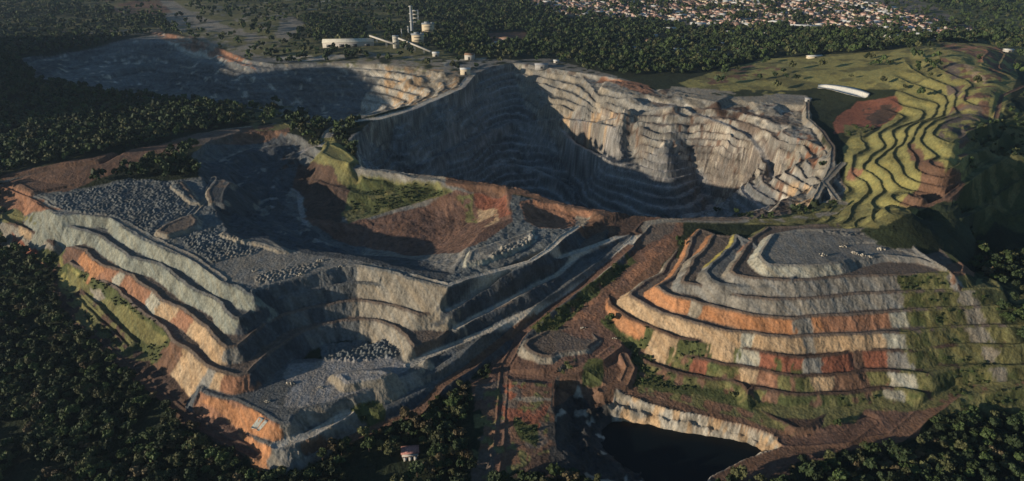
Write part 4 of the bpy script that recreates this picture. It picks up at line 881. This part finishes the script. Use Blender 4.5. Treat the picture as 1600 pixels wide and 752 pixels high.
blds = [('crusher_house', 681, 88, 12, 9, 6, 2, 'white', 'white', 'small white crusher house at the conveyor\'s lower end'), ('screening_plant', 727, 116, 16, 12, 9, 1.5, 'cream', 'white', 'cream block where the pit road bends'),
        ('site_building', 734, 93, 16, 12, 9, 2, 'white', 'brown', 'cream site building above the bend of the pit road'), ('site_building', 768, 74, 11, 8, 4, 1, 'white', 'white', 'small white site building left of the brown-roofed store'),
        ('site_building', 776, 69, 9, 8, 4, 1, 'white', 'white', 'smallest white site building under the brown-roofed store'), ('store', 792, 63, 34, 16, 5, 2, 'pink', 'brown', 'wide brown-roofed store at the forest edge'),
        ('workshop', 846, 106, 22, 14, 6, 1.5, 'grey', 'grey', 'grey workshop on the far rim of the big pit'), ('rim_hut', 869, 98, 9, 7, 4, 1, 'white', 'white', 'white hut on the far rim right of the workshop'),
        ('lodge', 962, 73, 11, 8, 4, 1, 'white', 'white', 'lone white hut in the left of the far forest'), ('lodge', 992, 70, 11, 8, 4, 1, 'white', 'white', 'upper white cottage of the pair in the forest'), ('lodge', 990, 77, 9, 8, 4, 1, 'white', 'white', 'middle white cottage in the forest'),
        ('lodge', 999, 82, 12, 10, 5, 1, 'white', 'white', 'brightest white cottage standing lowest in the forest'), ('factory_hall', 1046, 49, 26, 16, 7, 2, 'cream', 'white', 'cream hall in the forest below the town'),
        ('factory_hall', 1090, 42, 34, 20, 8, 2, 'white', 'white', 'white hall with a light roof just below the town'), ('lodge', 1124, 70, 16, 9, 4, 1, 'white', 'white', 'white building in the right of the forest'),
        ('lodge', 1114, 81, 16, 9, 4, 1, 'white', 'white', 'white building nearest the green hill in the forest'), ('lodge', 1098, 86, 20, 9, 4, 1, 'cream', 'grey', 'grey-roofed long house beside the forest clearing'),
        ('long_hall', 1256, 44, 66, 14, 6, 1.5, 'white', 'white', 'long white hall in front of the town'), ('lodge', 1272, 90, 26, 8, 3, 1, 'cream', 'white', 'low pale shed on the brow of the green hill'),
        ('lodge', 1575, 81, 14, 9, 4, 1, 'white', 'white', 'white house behind the red top of the hill'), ('factory_hall', 1395, 62, 30, 18, 7, 2, 'white', 'white', 'large white hall at the foot of the town behind the hill'),
        ('lodge', 254, 153, 12, 8, 4, 1, 'white', 'white', 'single white hut in the shaded upland forest'), ('kiosk', 1262, 158, 8, 6, 4, .6, 'grey', 'grey', 'small grey plant shelter by the switchback road')]
for nm, px, py, L, W, H, ri, wl, rf, lb in blds:
    hall(nm, px, py, L, W, H, ri, float(rng.uniform(-12, 14)), WALL[wl], ROOF[rf], lb, 'building', doors=1, wins=2)
# small house in the wood at the bottom
e = hall('house', 641, 708, 13, 8, 3.4, 1.6, 8, WALL['pink'], mat('faded_red_roof', (.40, .20, .17), scale=.8, var=.4), 'small house with a faded red roof alone in the bottom wood', 'house', doors=1, wins=2)
e.scale = (.8, .8, .8)
part('porch', e, [(-6.2, 6.2, -6.4, -4.1, 2.6, 2.75)]+[(x-.12, x+.12, -6.3, -6.06, 0, 2.6) for x in (-6, -2, 2, 6)], WALL['white'])
for k in range(3): part('lean_to', e, [(-5.2+k*4, -2.6+k*4, -8.4, -6.6, -.5, 2.0)], WALL['white'])
# concrete chutes on the orange slope, white cover on the curved bank
def slab(name, s, th, m, label, cat, sub=5, tilt=0):
    a = [tuple(float(q) for q in t.split(',')) for t in s.split()]; n = len(a)//2; top = a[:n]; bot = a[n:][::-1]; V = []; F = []
    D1 = drape(top); D2 = drape(bot)
    rows_ = []
    for i in range(n):
        rr = []
        for k in range(sub+1):
            t = k/sub; x = D1[i][0]*(1-t)+D2[i][0]*t; y = D1[i][1]*(1-t)+D2[i][1]*t; rr.append((x, y, max(float(sample(Z, x, y)), D1[i][2]*(1-t)+D2[i][2]*t)+th+tilt*(1-t)))
        rows_.append(rr)
    W_ = sub+1
    for rr in rows_: V += rr
    for rr in rows_: V += [(x, y, z-th-1.2-tilt) for x, y, z in rr]
    o = n*W_
    for i in range(n-1):
        for k in range(sub): q = i*W_+k; F += [(q, q+1, q+W_+1, q+W_), (o+q+W_, o+q+W_+1, o+q+1, o+q)]
    for i in range(n-1):
        for q in (i*W_, i*W_+sub): F.append((q, q+W_, o+q+W_, o+q))
    for k in range(sub):
        for q in (k, (n-1)*W_+k): F.append((q, q+1, o+q+1, o+q))
    return tag(meshobj(name, V, F, m), label, cat)
M_chute = hexmat('weathered_white_concrete', (.62, .62, .54), var=.25)
slab('drainage_chute', '405,652 413,654 401,671 392,669', .35, M_chute, 'wider pale concrete chute crossing the lowest orange slope', 'chute')
slab('drainage_chute', '415,656 419,658 405,674 401,673', .35, M_chute, 'narrower pale concrete chute right beside the wider one', 'chute')
slab('bank_cover', '1278,137 1290,137 1305,138 1320,140 1335,143 1348,147 1358,151 1350,153.5 1338,151 1325,148 1310,144 1300,141 1288,138.6 1277,138', .5, hexmat('white_sheeting', (.72, .70, .62), var=.2), 'long white curved cover on the bank above the dark hollow', 'cover', sub=3, tilt=4.5)
# pale rock piles left on the grey flats
M_rock = mat('broken_limestone', (.40, .36, .29), bump=.2, scale=1.5, var=.35)
def rockpile(px, py, rad, label, n=16):
    x, y, z = drape([(px, py)])[0]; V = []; F = []; r = np.random.default_rng(int(px*7+py))
    for k in range(n):
        a = r.uniform(0, 6.28); q = rad*math.sqrt(r.random()); c = np.array([q*math.cos(a), q*math.sin(a)*.6, max(0, (1-q/rad))*rad*.45]); s = rad*r.uniform(.16, .34); j = len(V)
        P_ = [(1, 0, 0), (-1, 0, 0), (0, 1, 0), (0, -1, 0), (0, 0, 1), (0, 0, -1)]
        for p in P_: V.append(c+np.array(p)*s*r.uniform(.6, 1.2)+r.normal(size=3)*s*.12)
        for f in ((0, 2, 4), (2, 1, 4), (1, 3, 4), (3, 0, 4), (2, 0, 5), (1, 2, 5), (3, 1, 5), (0, 3, 5)): F.append((j+f[0], j+f[1], j+f[2]))
    o = meshobj('rock_pile', V, F, M_rock); o.location = (x, y, z+.2); return tag(o, label, 'rock pile')
for px, py, rad, lb in [(1285, 399, 3.5, 'pale rock pile near the front edge of the top plateau'), (1335, 396, 3, 'left rock pile of the pale row on the top plateau'), (1346, 401, 4.5, 'largest pale rock pile on the right of the top plateau'),
                        (1360, 402, 2.5, 'small pale rock pile at the right end of the row'), (1376, 390, 3.5, 'pale rock pile near the ridge of the top plateau'), (1318, 386, 3, 'pale rock pile in the middle of the top plateau'),
                        (500, 408, 3, 'pale rock pile by the ramp on the left plateau'), (470, 430, 3.5, 'long pale rock pile below the row of heaps on the left plateau'), (398, 424, 2.5, 'pale rock pile at the left end of the row of heaps'),
                        (532, 417, 2.2, 'pale rock pile at the head of the grey gullies'), (455, 599, 3, 'pale rock pile on the lip of the lower grey platform'), (418, 628, 2, 'pale rock pile above the orange corner'),
                        (501, 606, 2, 'small pale rock pile on the lower grey platform'), (912, 514, 2.8, 'pale rock pile on the flat-topped stockpile'), (960, 530, 2, 'pale rock pile right of the stockpile by the track')]:
    rockpile(px, py, rad, lb)

# ------------------------------------------------------------------ 8. the air
V = []; F = []; box(V, F, -16000, 16000, -300, 6900, -140, 520)
hz = meshobj('haze', V, F, []) ; mh = bpy.data.materials.new('haze'); mh.use_nodes = True; n = mh.node_tree; n.nodes.clear()
pv = n.nodes.new('ShaderNodeVolumePrincipled'); pv.inputs['Density'].default_value = .000034; pv.inputs['Color'].default_value = (.55, .74, 1, 1); pv.inputs['Anisotropy'].default_value = .2
om = n.nodes.new('ShaderNodeOutputMaterial'); n.links.new(pv.outputs[0], om.inputs['Volume']); hz.data.materials.append(mh)
tag(hz, 'thin blue morning haze over the far country', 'haze', kind='stuff')
